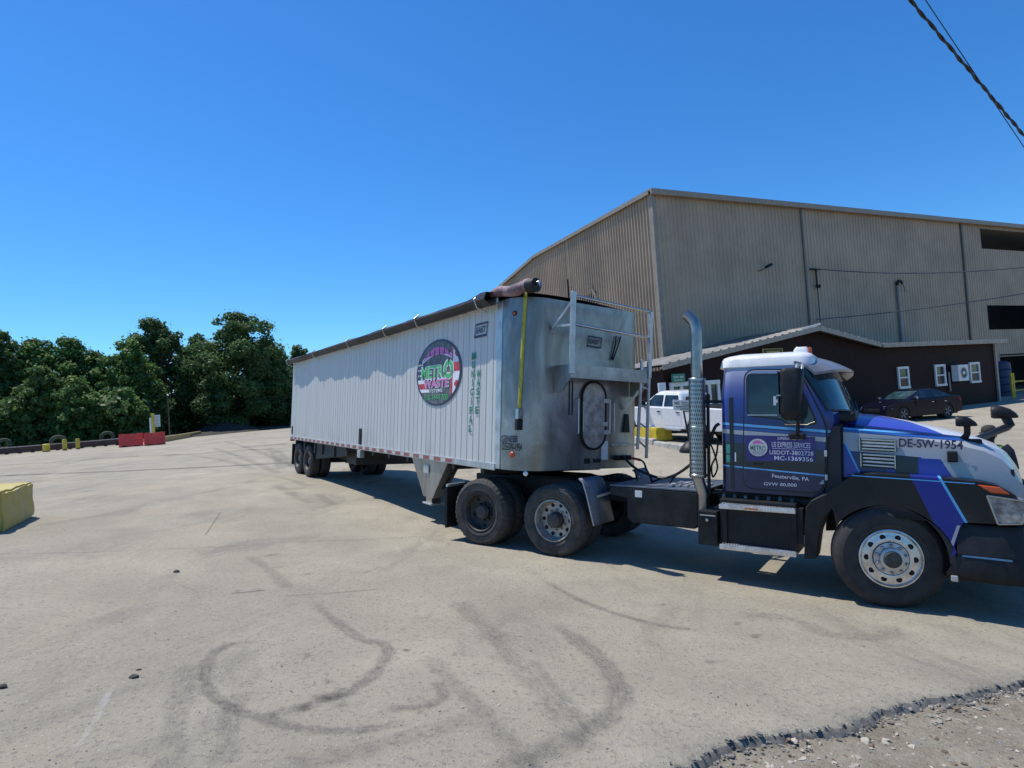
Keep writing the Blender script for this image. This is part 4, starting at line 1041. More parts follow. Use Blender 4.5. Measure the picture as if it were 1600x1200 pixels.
for x in (-13.9, -10.6, -7.4, -4.9, -3.25, -.95):
    mb = MB(); mb.tube([(x, -TW - .04, TT_ - .14), (x, -TW - .23, TT_ - .09), (x, -TW - .285, TT_ + .04), (x, -TW - .19, TT_ + .125)], .014, 6); mb.build('tarp_hook', M['galv'], tr, smooth=50)
pk = MB(); q0, q1_ = (-.78, -TW - .07, TT_ + .12), (.20, -TW + .05, TT_ + .10)
pk.tube([tuple(np.array(q0) + (np.array(q1_) - np.array(q0)) * t + np.array([0, 0, .02 * sin(9 * t)])) for t in np.linspace(0, 1, 9)], [.05, .07, .085, .08, .085, .095, .085, .10, .09], 14)
pk.build('tarp_end_roll', M['tarppink'], tr, smooth=50)
MB().cyl(tuple(np.array(q1_) + [-.10, -.02, .0]), tuple(np.array(q1_) + [.05, .01, 0]), .105, n=20).build('roll_end_cap', M['black'], tr, smooth=40)
MB().tube([tuple(np.array(q1_) + [.05, 0, .02]), tuple(np.array(q1_) + [.12, .01, .03]), tuple(np.array(q1_) + [.14, .02, -.03])], .025, 8).build('crank_stub', M['chrome'], tr, smooth=50)
# nose: catwalk, railing, hatch, fittings
def V_(p): return tuple(map(float, p))
y0c, y1c = -.69, .90
mb = MB(); mb.box(.001, .40, y0c, y1c, 2.68, 2.72); mb.box(.38, .402, y0c, y1c, 2.52, 2.68)
mb.hexa([(.38, y0c, 2.53), (.40, y0c, 2.52), (.40, y1c, 2.52), (.38, y1c, 2.53)], [(.02, y0c, 2.56), (.02, y0c, 2.55), (.02, y1c, 2.55), (.02, y1c, 2.56)])
mb.build('catwalk', M['alnose'], tr)
for y_ in (y0c - .012, y1c - .01): MB().prism([(.0, 2.70), (.405, 2.715), (.405, 2.51), (.22, 2.34), (.12, 2.31), (.0, 2.31)], 'y', y_, y_ + .02).build('catwalk_bracket', M['alnose'], tr)
mb = MB(); p_t = np.array([.40, -.66, 3.80]); p_b = np.array([.40, -.68, 2.58])
MB().bar(V_(p_b), V_(p_t), .075, .055).build('rail_post', M['galv'], tr, bevel=.008)
MB().bar((.40, .92, 2.6), (.40, .96, 3.68), .06).build('rail_post', M['galv'], tr, bevel=.008)
for z0_, z1_ in ((3.735, 3.68), (3.31, 3.255)): MB().cyl((.40, -.66, z0_), (.40, .96, z1_), .022, n=10).build('hand_rail', M['chrome'], tr, smooth=40)
MB().bar((.40, -.67, 3.66), (.03, -.75, 3.28), .035).build('rail_brace', M['galv'], tr); MB().bar((.40, -.67, 3.30), (.08, -.72, 3.31), .035).build('rail_brace', M['galv'], tr)
MB().bar((.38, .9, 2.56), (.02, .75, 2.1), .03).build('rail_brace', M['galv'], tr)
# ladder at the far front corner
for (t_, b_) in ((TF(1003, 562, .38), TF(996, 702, .34)), (TF(1015, 562, .38), TF(1010, 716, .34))): MB().bar(V_(b_), V_(t_), .045, .035).build('ladder_rail', M['galv'], tr, bevel=.006)
ladder_a, ladder_b = (TF(1003, 562, .38), TF(996, 702, .34)), (TF(1015, 562, .38), TF(1010, 716, .34))
for k in range(5):
    t = .1 + .2 * k; A = ladder_a[0] + (ladder_a[1] - ladder_a[0]) * t; B = ladder_b[0] + (ladder_b[1] - ladder_b[0]) * t; MB().cyl(V_(A), V_(B), .015, n=8).build('rung', M['galv'], tr, smooth=40)
# oval hatch with black seal
hx = (.003, .09, 1.985)
def oval(r_w, r_h, n=40): return [(hx[1] + r_w * cos(a) , hx[2] + (r_h - r_w) * (1 if sin(a) > 0 else -1) * (abs(sin(a)) > 1e-6) + r_w * sin(a)) for a in [2 * pi * (i + .5) / n for i in range(n)]]
ht = MB().prism(oval(.235, .52), 'x', .0, .03).build('hatch', M['aludull'], tr, bevel=.01)
MB().tube([(.03, y, z) for y, z in oval(.245, .53)] + [(.03, *oval(.245, .53)[0])], .017, 8, False).build('seal', M['black'], ht, smooth=60)
for y_, z_ in ((.33, 2.22), (.33, 1.72), (.30, 1.85)): MB().box(.02, .06, y_ - .05, y_ + .06, z_ - .035, z_ + .035).build('hinge', M['galv'], ht, bevel=.006)
for y_ in (-.24, .41):
    mb = MB(); mb.tube([(.0, y_, 1.70), (.05, y_, 1.70), (.05, y_, 2.24), (.0, y_, 2.24)], .012, 6); mb.tube([(.0, y_ + .1, 1.73), (.045, y_ + .1, 1.73), (.045, y_ + .1, 2.2), (.0, y_ + .1, 2.2)], .009, 6); mb.build('grab_handle', M['galv'], tr, smooth=50)
MB().hexa([(.002, .78, 2.02), (.03, .78, 2.02), (.03, .84, 2.02), (.002, .84, 2.02)], [(.002, .72, 1.72), (.04, .72, 1.72), (.04, .86, 1.72), (.002, .86, 1.72)]).build('hose_hanger', M['black'], tr)
MB().box(.0, .05, .45, 1.0, 1.50, 1.54).build('hose_shelf', M['galv'], tr); MB().box(.0, .02, .27, .40, 1.28, 1.58).build('info_plate', M['whitetrim'], tr)
mb = MB()
for y_ in (.55, .68, .8): mb.box(.0, .07, y_, y_ + .08, 1.27, 1.35)
mb.build('air_couplings', M['black'], tr, bevel=.01)
MB().box(.001, .006, -.08, .04, 1.23, 1.31).build('worn_label', M['frame'], tr); MB().box(.001, .006, .1, .26, 1.24, 1.30).build('worn_label', M['frame'], tr)
mb = MB(); mb.tube([tuple(TF(963, 525, .02)), tuple(TF(961, 540, .03)), tuple(TF(956, 561, .03)), tuple(TF(957.5, 563, .03)), tuple(TF(964, 545, .03)), tuple(TF(970, 526, .02))], .012, 6); mb.build('loose_cable', M['black'], tr, smooth=60)
for s_ in (-.40, -.34): MB().box(.002, .012, s_, s_ + .014, 1.98, 2.5).build('drip_streak_bar', M['frame'], tr)
# strap with ratchet down the rounded corner, lamps
def corner(a, r=.0): a = radians(a); return np.array([-.46 + (.46 + r) * cos(a), -TW + .5 + (.5 + r) * sin(a)])
sp = [(*corner(-45 - 8 * t, .018), TT_ + .08 - 1.82 * t) for t in np.linspace(0, 1, 14)]
mb = MB(); rows = []
for p_, t in zip(sp, np.linspace(0, 1, 14)):
    a = radians(-45 - 8 * t); tn = np.array([-sin(a) * -1, cos(a), 0]); tn = np.array([sin(-a), cos(a), 0]); rows.append([V_(np.array(p_) - tn * .028), V_(np.array(p_) + tn * .028)])
mb.grid(rows); st = mb.build('strap', M['strap'], tr, smooth=60)
so_ = st.modifiers.new('thick', 'SOLIDIFY'); so_.thickness = .006; so_.offset = 0
e_ = np.array(sp[-1]); MB().box(e_[0] - .03, e_[0] + .045, e_[1] - .05, e_[1] + .04, e_[2] - .1, e_[2] + .06).build('ratchet', M['chrome'], st, bevel=.01)
MB().box(e_[0] - .035, e_[0] + .04, e_[1] - .055, e_[1] + .045, e_[2] - .26, e_[2] - .1).build('ratchet_handle', M['black'], st, bevel=.01)
def marker(pos, nrm, r, mat, name, rim=None, par=None):
    o_ = MB().lathe([(0, .022), (r * .6, .02), (r, .008), (r * 1.05, 0), (0, 0)], V_(pos), V_(nrm), 18).build(name, mat, par or tr, smooth=50)
    if rim: MB().lathe([(r * 1.0, .012), (r * 1.35, .01), (r * 1.4, 0), (r, 0)], V_(pos), V_(nrm), 18).build('lamp_rim', rim, o_, smooth=50)
c_ = corner(-66); n_ = np.array([cos(radians(-66)), sin(radians(-66)), 0])
marker((*c_, 3.50), n_, .028, M['orange'], 'marker_lamp', M['black']); marker((*c_, 1.37), n_, .045, M['orange'], 'marker_lamp'); marker((-.9, -TW - .004, 1.18), (0, -1, 0), .03, M['orange'], 'marker_lamp')
marker((*corner(-40), 1.1), (cos(radians(-40)), sin(radians(-40)), 0), .035, M['paperwhite'], 'marker_lamp')
# lettering and badges on the side
LY = -TW - .014
def TP(u, v): p = T(u, v, LY); return np.array([p[0], LY, p[2]])
M['greenink'] = plain('dark_green_lettering', (.008, .20, .14), .5, var=.1); M['blueink'] = plain('navy_lettering', (.03, .035, .085), .5, var=.1)
for WORD in (0, 1):
  mb = MB()
  for ch, cx, cy in ([(a, 600 + x / 5.455, 480 + y / 5.455) for a, x, y in zip('MUNICIPAL', (763, 760, 757, 753, 748, 744, 740, 736, 733), (415, 490, 568, 644, 722, 800, 878, 957, 1033))],[(a, 600 + x / 5.455, 480 + y / 5.455) for a, x, y in zip('WASTE', (805, 802, 799, 795, 790), (565, 641, 717, 797, 876))])[WORD]:
    p = TP(cx, cy); w_ = {'M': .062, 'W': .07, 'I': .014}.get(ch, .05); write(mb, ch, p + [-w_, 0, -.058], p + [w_, 0, -.058], (0, 0, .117), bold=.035)
  mb.build('lettering', M['greenink'], tr)
def badge(P0, P1, H, lift, name):       # the slanted frame with four letters, measured at its lower edge
    P0, P1, H, lift = (np.array(a, float) for a in (P0, P1, H, lift)); D = P1 - P0; sh = .10
    def Q(s_, t_): return P0 + D * (s_ + sh * t_) + H * t_ + lift
    mb = MB()
    for (a0, a1, b0, b1) in ((0, .9, 0, .17), (0, .9, .88, 1), (0, .045, .17, .88), (.855, .9, .17, .88)):
        mb.add([Q(a0, b0), Q(a1, b0), Q(a1, b1), Q(a0, b1)], [(0, 1, 2, 3)])
    write(mb, 'EAST', Q(.12, .32), Q(.78, .32), H * .42, bold=.018, shear=.06); return mb.build(name, M['blueink'], tr)
badge(TP(740.5, 529), TP(762, 524.5), (0, 0, .235), (0, 0, 0), 'badge')
p0, p1 = TF(917.5, 541.5, .012), TF(941, 545.5, .012); badge(p0, p1, (0, 0, .185), (0, 0, 0), 'badge')
cw = np.array([-.66, LY, 0])
def CWP(u, v):   # on the rounded corner sheet, just ahead of the seam
    p = T(u, v, -TW); a = max(-90., min(-40, -90 + (p[0] + .46) / .46 * 57.3)) if p[0] > -.46 else None
    if a is None: return np.array([p[0], LY, p[2]])
    d = TR_R.T @ ray(u, v); o_ = TR_R.T @ (EYE - TR_O)      # meet the ellipse of the corner
    best = None
    for aa_ in np.linspace(-90, -20, 700):
        q = corner(aa_, .012); t = (q[1] - o_[1]) / d[1]; e = abs(o_[0] + d[0] * t - q[0])
        if best is None or e < best[0]: best = (e, np.array([q[0], q[1], o_[2] + d[2] * t]))
    return best[1]
def write_curve(mb, s, u0, v0, u1, v1, h, bold=.01, shear=0):
    V, Fc = glyphs(s, bold); x0, x1 = V[:, 0].min(), V[:, 0].max(); ch = glyphs('H', bold)[0][:, 1].max()
    st_ = [CWP(u0 + (u1 - u0) * t, v0 + (v1 - v0) * t) for t in np.linspace(0, 1, 25)]; st_ = np.array(st_); tt = np.linspace(0, 1, 25)
    q = (V[:, 0] - x0) / (x1 - x0) + shear * V[:, 1] / ch
    Q = np.stack([np.interp(q, tt, st_[:, k]) for k in range(3)], 1); Q[:, 2] += V[:, 1] / ch * h; mb.add(Q, Fc)
mb = MB(); write_curve(mb, 'GENESIS', 783.5, 690, 808, 691, .095, .018, .0); mb.build('lettering', M['blueink'], tr)
mb = MB(); write_curve(mb, 'DE-SW-1954', 785, 702.5, 815, 705, .11, .004); mb.build('lettering', M['frame'], tr)
# round logo
LC = TP(683.5, 582.3); RX, RZ = .93, .615
M['lgrey'] = plain('logo_grey', (.12, .12, .13), .5, var=.6, scale=9); M['lpink'] = plain('logo_pink', (.66, .13, .42), .45, var=.12); M['lgreen'] = plain('logo_green', (.07, .46, .13), .45, var=.1); M['lnavy'] = plain('logo_navy', (.03, .035, .11), .45); M['lred'] = plain('logo_red', (.50, .04, .05), .45); M['lwhite'] = M['paperwhite']; M['lring'] = plain('logo_ring', (.035, .03, .06), .45)
LG = [M['lring'], M['lgrey'], M['lpink'], M['lgreen'], M['lnavy'], M['lred'], M['lwhite']]
mb = MB()
def lp(a, b, k): return (LC[0] + a * RX, LY - .0012 * k, LC[2] + b * RZ)
def poly(P, mi, k): mb.k = mi; mb.add([lp(a, b, k) for a, b in P], [tuple(range(len(P)))])
def lens(P, r=.93): return [(a * min(1, r / max(1e-6, hypot(a, b))), b * min(1, r / max(1e-6, hypot(a, b)))) for a, b in P]
def subd(P, n=10):
    o_ = []
    for i in range(len(P)):
        a, b = np.array(P[i]), np.array(P[(i + 1) % len(P)]); o_ += [tuple(a + (b - a) * t) for t in np.linspace(0, 1, n, endpoint=False)]
    return o_
circ = [(cos(2*pi*i/64), sin(2*pi*i/64)) for i in range(64)]
poly(circ, 0, 0); poly([(a * .94, b * .94) for a, b in circ], 1, 1)
poly(lens(subd([(-.95, .42), (-.62, .42), (-.62, -.18), (-1, -.18)])), 4, 2)
for i, (b0, b1, mi) in enumerate(((-.18, -.30, 6), (-.30, -.48, 5), (-.48, -.58, 6))): poly(lens(subd([(-1, b0), (-.6 + .1 * i, b0), (-.55 + .1 * i, b1), (-1, b1)])), mi, 2)
rs_ = np.random.default_rng(2)
for i in range(9): a, b = -.88 + .09 * (i % 3) , .3 - .17 * (i // 3); poly([(a + .025 * cos(t), b + .035 * sin(t)) for t in np.linspace(0, 2 * pi, 5, endpoint=False)], 6, 3)
poly(lens(subd([(.58, .78), (1, .78), (1, -.66), (.58, -.66)])), 6, 2)
poly(lens(subd([(.58, .78), (.66, .78), (.66, -.66), (.58, -.66)])), 5, 3)
poly(lens(subd([(.58, .24), (1, .24), (1, -.02), (.58, -.02)])), 5, 3)
for bc in (.5, -.38): poly(lens(subd([(.82 - .05, bc + .1), (.82 + .05, bc + .1), (.82 + .05, bc - .1), (.82 - .05, bc - .1)])), 5, 3); poly(lens(subd([(.73, bc + .045), (.91, bc + .045), (.91, bc - .045), (.73, bc - .045)])), 5, 4)
poly([(a, .30 + .24 * (1 - (a / .72) ** 2)) for a in np.linspace(-.72, .62, 24)] + [(a, .30 + .36 * (1 - (a / .78) ** 2) + .06) for a in np.linspace(.62, -.72, 24)], 6, 4)
poly([(a, .33 + .26 * (1 - (a / .72) ** 2)) for a in np.linspace(-.72, .62, 24)] + [(a, .36 + .42 * (1 - (a / .70) ** 2)) for a in np.linspace(.62, -.7, 24)], 2, 5)
for i, a in enumerate(np.linspace(-.55, .5, 16)):
    h_ = .56 + .30 * (1 - (a / .6) ** 2) * rs_.uniform(.45, 1); poly([(a - .03, .52), (a + .03, .52), (a + .022, h_ - .04), (a, h_), (a - .022, h_ - .04)], 2 if i % 3 else 0, 6)
def lw(s, a0, a1, b, h_, mi, k, bold=.03):
    mb.k = mi; write(mb, s, lp(a0, b, k), lp(a1, b, k), (0, 0, h_ * RZ), bold=bold)
lw('METR', -.80 + .05, .30, -.16, .40, 6, 6, .05); lw('METR', -.73, .28, -.14, .36, 3, 8, .015)
for i in range(3):   # recycling ring
    for (mi, r0, r1, k) in ((6, .10, .31, 6), (3, .14, .27, 8)):
        a0 = radians(90 + 120 * i + 8); P = [(.49 + r1 * cos(a0 + radians(t)) * .72, .06 + r1 * sin(a0 + radians(t))) for t in np.linspace(0, 92, 8)] + [(.49 + (r0 + r1) / 2 * cos(a0 + radians(112)) * .72, .06 + (r0 + r1) / 2 * sin(a0 + radians(112)))] + [(.49 + r0 * cos(a0 + radians(t)) * .72, .06 + r0 * sin(a0 + radians(t))) for t in np.linspace(92, 0, 8)]
        poly(P, mi, k)
lw('WASTE', -.62, .52, -.44, .25, 6, 7, .05); lw('WASTE', -.60, .50, -.43, .22, 2, 9, .015); lw('SYSTEMS', -.38, .26, -.59, .10, 6, 8, .01); lw('215-744-1700', -.56, .48, -.82, .17, 3, 8, .005)
mb.build('round_logo', LG, tr, recalc=False)
# little things on the side
mb = MB(); mb.box(-6.95, -6.8, -TW - .03, -TW - .002, 1.24, 1.62); mb.build('side_latch', M['frame'], tr, bevel=.006)
MB().box(-6.93, -6.72, -TW - .06, -TW + .05, .92, 1.1).build('latch_bracket', M['galv'], tr, bevel=.01)
MB().box(-13.85, -13.75, -TW - .02, -TW - .002, 1.3, 1.55).build('side_latch', M['frame'], tr)
# landing gear: tapered box legs
for s_, nm in ((-1, 0), (1, 1)):
    ya, yb = (-1.27, -.92) if s_ < 0 else (.92, 1.27)
    lg = MB().hexa([(-3.87, ya, TZ - .03), (-2.30, ya, TZ - .03), (-2.42, yb, TZ - .03), (-3.75, yb, TZ - .03)], [(-3.36, ya + .04, .40), (-2.97, ya + .04, .40), (-3.0, yb - .06, .40), (-3.33, yb - .06, .40)]).build('landing_leg', M['alnose'], tr, bevel=.01)
    MB().box(-3.29, -3.05, ya + .07, yb - .09, .30, .40).build('inner_leg', M['chrome'], lg); MB().box(-3.36, -2.98, ya + .02, yb - .03, .27, .30).build('foot', M['galv'], lg, bevel=.008)
    MB().bar((-2.25, (ya + yb) / 2, TZ - .05), (-2.98, (ya + yb) / 2, .48), .05).build('brace', M['frame'], lg)
    MB().box(-3.28, -3.06, ya - .012, ya + .002, .86, 1.02).build('slot_plate', M['galv'], lg)
# running gear
MB().box(-13.75, -9.2, -.55, -.42, .62, TZ).build('slider_rail', M['subframe'], tr); MB().box(-13.75, -9.2, .42, .55, .62, TZ).build('slider_rail', M['subframe'], tr)
for x in (-9.4, -10.6, -11.35, -12.58, -13.7): MB().box(x, x + .12, -1.2, 1.2, .78, TZ - .02).build('crossmember', M['subframe'], tr)
for x in (-8.2, -7.2, -6.2, -5.2, -4.2, -2.2, -1.2): MB().box(x, x + .1, -1.24, 1.24, TZ - .13, TZ - .003).build('crossmember', M['subframe'], tr)
sk = MB().hexa([(-11.30, -1.15, .60), (-8.3, -1.15, .86), (-8.3, -1.12, .86), (-11.30, -1.12, .60)], [(-11.30, -1.15, TZ - .02), (-8.3, -1.15, TZ - .02), (-8.3, -1.12, TZ - .02), (-11.30, -1.12, TZ - .02)]).build('side_skirt', M['subframe'], tr, bevel=.01)
mb = MB(); write(mb, 'EAST', (-10.9, -1.153, .83), (-9.6, -1.153, .88), (0, 0, .10), bold=.03); mb.build('raised_lettering', M['frame'], sk)
MB().box(-9.1, -8.3, -.9, .9, .62, TZ - .02).build('air_tank_cover', M['subframe'], tr, bevel=.03)
# one red tail marker
MB().box(-TL - .08, -TL - .02, -TW, -TW + .14, TZ - .1, TZ - .02).build('tail_lamp', M['red'], tr); MB().box(-TL - .08, -TL - .02, TW - .14, TW, TZ - .1, TZ - .02).build('tail_lamp', M['red'], tr)

# ------------------------------------------------------------------ wheels (shared by trailer and tractor); outer face looks to -y, hub centre is the origin
def tyre_mesh(R, W, rim, lugs=None, grooves=3, n=120):
    mb = MB(); prof = [(rim, .02), (rim + .012, -.002), (rim + (R - rim) * .18, -.010), (rim + (R - rim) * .20, -.014), (rim + (R - rim) * .27, -.016), (rim + (R - rim) * .29, -.012), (rim + (R - rim) * .5, -.015), (rim + (R - rim) * .66, -.013), (rim + (R - rim) * .68, -.016), (rim + (R - rim) * .76, -.010), (R - .035, .006), (R - .012, .022)]
    g = []; w0, w1 = .03, W - .03
    for k in range(grooves + 1):
        a = w0 + (w1 - w0) * k / (grooves + 1); b = w0 + (w1 - w0) * (k + 1) / (grooves + 1); g += [(R, a + .008), (R, b - .008), (R - .014, b - .006), (R - .014, b + .006)]
    prof += g[:-2] + [(R - .012, W - .022), (R - .035, W - .006), (rim + (R - rim) * .6, W + .01), (rim, W - .02)]
    rings = []
    for k in range(n):
        a = 2 * pi * k / n; r_ = []
        for (r, y) in prof:
            if lugs and (y < .075 or y > W - .075) and r > R - .04 and k % 3 == 0: r -= lugs
            r_.append((r * sin(a), y, r * cos(a)))
        rings.append(r_)
    m = len(prof)
    vs = [p for r in rings for p in r]; fs = [(i*m+j, i*m+j+1, ((i+1) % n)*m+j+1, ((i+1) % n)*m+j) for i in range(n) for j in range(m - 1)]
    mb.add(vs, fs); return mb
def rim_parts(kind, par, R=.30):
    Y = (0, 1, 0); o0 = (0, 0, 0)
    if kind == 'steer':
        rim = MB().lathe([(R + .005, .02), (R + .002, -.004), (R - .012, -.008), (R - .02, .004), (R - .03, .012), (.225, .006), (.19, -.004), (.175, .0), (.17, .02), (.12, .02)], o0, Y, 60).build('rim', M['alu'], par, smooth=35)
        nh, rh, yh, hr = 10, .225, .004, .026
        hub = MB().lathe([(.17, .02), (.165, -.012), (.12, -.018), (.115, -.05), (.085, -.058), (.08, -.075), (0, -.078)], o0, Y, 32).build('hub', M['galv'], par, smooth=35); nr, yn, nl = .143, -.015, .03; MB().lathe([(.088, -.056), (.083, -.07), (.078, -.082), (.03, -.085), (0, -.09)], o0, Y, 28).build('hub_cap', M['wheeldark'], hub, smooth=35)
    elif kind == 'alu':
        rim = MB().lathe([(R + .005, .02), (R, -.004), (R - .014, -.008), (R - .025, .01), (R - .035, .10), (.245, .125), (.19, .13), (.165, .125), (.12, .125)], o0, Y, 60).build('rim', M['aludull'], par, smooth=35)
        nh, rh, yh, hr = 10, .215, .126, .026
        hub = MB().lathe([(.12, .125), (.115, .06), (.105, .05), (.1, .01), (.07, .0), (0, .0)], o0, Y, 28).build('hub', M['wheeldark'], par, smooth=35); nr, yn, nl = .145, .12, .035
    else:
        rim = MB().lathe([(R + .005, .02), (R, -.004), (R - .014, -.008), (R - .025, .01), (R - .035, .12), (.24, .145), (.165, .15), (.12, .15)], o0, Y, 48).build('rim', M['wheeldark'], par, smooth=35)
        nh, rh, yh, hr = 5, .215, .146, .024
        hub = MB().lathe([(.12, .15), (.115, .08), (.105, .07), (.09, .04), (0, .035)], o0, Y, 24).build('hub', M['wheeldark'], par, smooth=35); nr, yn, nl = .14, .145, .03
    for k in range(nh):
        a = 2 * pi * (k + .5) / nh; MB().lathe([(0, yh - .0025), (hr, yh - .0025), (hr * 1.12, yh - .0005)], (rh * sin(a), 0, rh * cos(a)), Y, 14).build('hand_hole', M['void'], rim)
    for k in range(10):
        a = 2 * pi * k / 10; MB().lathe([(.017, yn + .01), (.016, yn - nl), (.009, yn - nl - .008), (0, yn - nl - .008)], (nr * sin(a), 0, nr * cos(a)), Y, 6).build('wheel_nut', M['chrome'] if kind != 'dark' else M['wheeldark'], hub)
def wheel(kind, dual, R=.515, W=.275, lugs=None, par=None, rub='rubber', grooves=3):
    w_ = empty('wheel'); w_.parent = par
    t = tyre_mesh(R, W, .30, lugs, grooves).build('tyre', M[rub], w_, smooth=32)
    if dual:
        t2 = t.copy(); COL.objects.link(t2); t2.parent = w_; t2.location = (0, .335, 0)
    mb = MB(); mb.lathe([(.285, .16), (.285, W + (.33 if dual else 0))], (0, 0, 0), (0, 1, 0), 24); mb.disc((0, W - .01, 0), (0, 1, 0), .3); mb.build('barrel', M['wheeldark'], w_, smooth=40)
    rim_parts(kind, w_); return w_
def place(w_, x, y, z, rz=0): w_.location = (x, y, z); w_.rotation_euler = (0, 0, rz); return w_
tw = wheel('dark', True, .505, .27, None, tr, 'dustrubber'); place(tw, -11.97, -1.22, .50)
place(copy_tree(tw, tr), -13.2, -1.22, .50)
for x in (-11.97, -13.2): place(copy_tree(tw, tr), x, 1.22, .50, pi)
for x in (-11.97, -13.2): MB().cyl((x, -1, .5), (x, 1, .5), .07, n=14).build('axle', M['subframe'], tr, smooth=40)
for s_ in (-1, 1): MB().box(-13.92, -13.89, s_ * .93 - .32, s_ * .93 + .32, .25, .95).build('mud_flap', M['black'], tr)
# ------------------------------------------------------------------ blue and white tractor unit
tk = empty('semi_truck', tuple(TC_O), R=TC_R)
tag(tk, 'blue and white day cab semi truck coupled to the silver trailer', 'truck')
def half(x, z, p, q):   # >0 on the left of p->q in the x,z plane
    return (z - p[1]) * (q[0] - p[0]) - (x - p[0]) * (q[1] - p[1])
def band(t, a, b): return (t > a) * (t < b)
NAVY, BLUE, CYAN, WHITEP, SHADEW, BLK = (.006, .009, .075), (.016, .036, .30), (.10, .38, .72), (.66, .67, .68), (.36, .375, .39), (.006, .007, .011)  # white of the side bands is greyed, their shade put into the colour
def finish(b, coat=.6, rough=.28):
    setf(b, 'Roughness', (noise(coords(), 4, 5, .7) * .25 + (rough - .1)).sat()); setf(b, 'Coat Weight', coat); setf(b, 'Coat Roughness', .08)
def dusty(c, z, top=1.6, amt=.35): return mixc(c, (.16, .14, .115), (noise(coords(), 3.5, 6, .7).smooth(.4, .8)) * ((top - z).smooth(0, .9)) * amt)
m, nt, b = new_mat('cab_paint'); x, y, z = sepxyz(coords()); t = z + x * .07 + .124
g = ramp((z - 1.05) * (1 / 1.65), [(0, (.003, .005, .032)), (.16, (.003, .004, .014)), (.25, (.002, .003, .006)), (.42, (.006, .008, .045)), (.56, (.007, .020, .16)), (.70, (.022, .045, .27)), (.80, (.12, .135, .34)), (.89, (.30, .32, .45)), (1, (.42, .44, .54))])
g = mixc(g, (.007, .02, .14), band(t, 1.70, 1.90)); g = mixc(g, CYAN, band(t, 1.905, 1.935)); g = mixc(g, (.02, .07, .30), band(t, 1.862, 1.885)); g = mixc(g, SHADEW, band(t, 1.80, 1.852))
t2 = z + x * .055; g = mixc(g, CYAN, band(t2, 1.292, 1.308)); g = mixc(g, (.006, .009, .05), t2 < 1.292)
c = mixc(g, SHADEW, band(t2, 1.20, 1.25) * (half(x, z, (-.80, 1.10), (-.62, 1.30)) < 0))
setc(b, dusty(c, z, 1.5, .08)); finish(b, .35); M['cabpaint'] = m
m, nt, b = new_mat('hood_paint'); x, y, z = sepxyz(coords()); ya = y.abs()
t = z + x * .075
side = mixc(NAVY, SHADEW, (t < 1.80)); side = mixc(side, CYAN, band(t, 1.833, 1.853) * (.28 - x).smooth(0, .3)); side = mixc(side, (.02, .09, .34), band(t, 1.805, 1.828))
low = (half(x, z, (-.40, 1.623), (.46, 1.56)) < 0)
lowc = mixc(BLUE, BLK, half(x, z, (.05, 1.60), (.11, 1.40)).k and ((x > .06) * (x < .27))); lowc = mixc(lowc, (.010, .014, .11), x < -.02)
front = half(x, z, (.43, 1.62), (.56, 1.38)) > 0
side = mixc(side, lowc, low * (1 - front)); side = mixc(side, (.37, .385, .40), front * (t < 1.80))  # white nose sides greyed likewise, painted as unlit
lft = half(x, z, (-.42, 1.74), (-.26, 1.34)); side = mixc(side, BLUE, (lft < 0) * (t < 1.795) * (z < 1.70)); side = mixc(side, CYAN, band(lft, -.006, .002) * (z < 1.71))
side = mixc(side, SHADEW, (x > .30) * (t < 1.80) * (z > 1.56))
side = mixc(side, (.37, .385, .40), (x > .84))
topm = (x - .93 * ya) > -.16
topc = mixc((.045, .06, .40), WHITEP, topm)  # top blue lighter than the side blue, sunlight painted into it
istop = (z + x * .125 + (x > .7) * ((x - .7) * .35)) > 1.882
c = mixc(side, topc, istop); setc(b, dusty(c, z, 1.5, .12)); finish(b, .3); M['hoodpaint'] = m
m, nt, b = new_mat('fender_paint'); x, y, z = sepxyz(coords())
l1 = half(x, z, (.22, 1.32), (.38, .92)); l2 = half(x, z, (.47, 1.34), (.65, .95)); l3 = half(x, z, (.57, .89), (.48, .60))
c = mixc((.009, .0095, .011), (.012, .026, .22), (l1 > 0) * (l2 < 0)); c = mixc(c, CYAN, band(l2, -.008, .002)); c = mixc(c, CYAN, band(z + x * .02, 1.352, 1.362) * (x < .72)); c = mixc(c, (.35, .36, .38), band(l3, -.004, .004) * (z < .92))
setc(b, dusty(c, z, 1.5, .22)); setf(b, 'Specular IOR Level', .3); finish(b, .08, .4); M['fenderpaint'] = m
# cab shell
def fxc(z): return float(np.interp(z, [1.08, 1.62, 1.93, 2.06, 2.60], [-.60, -.56, -.37, -.36, -.56]))
def setb(z): return float(np.interp(z, [1.08, 1.9, 2.6], [.02, .13, .26]))
def frontx(z, t): return fxc(z) - setb(z) * abs(t) ** 3
def cabring(z):
    xr = -1.78 + (.03 if z > 2.45 else 0); w_ = 1.03 - (.03 if z > 2.5 else 0); r = .14
    out = [(frontx(z, t), t * (w_ - .015)) for t in np.linspace(-1, 1, 19)]
    out = [(frontx(z, 1) - .04, -w_)] + out + [(frontx(z, 1) - .04, w_)]
    for cx, cy, a0 in ((xr + r, w_ - r, 90), (xr + r, -w_ + r, 180)):
        for i in range(7): a = radians(a0 + 90 * i / 6); out.append((cx + r * cos(a), cy + r * sin(a)))
    return [(x, y, z) for x, y in out]
cab = MB().loft([cabring(z) for z in (1.08, 1.12, 1.4, 1.62, 1.8, 1.95, 2.06, 2.3, 2.5, 2.62)]).build('cab', M['cabpaint'], tk, smooth=40)
def roofring(z, dx, dy): return [(x, y, z) for x, y in rrect(-1.80 + dx, -.70 - dx * .6, -1.03 + dy, 1.03 - dy, .16, 6)]
M['roofwhite'] = plain('white_roof_paint', (.78, .78, .77), .3, var=.06, coat=.4)
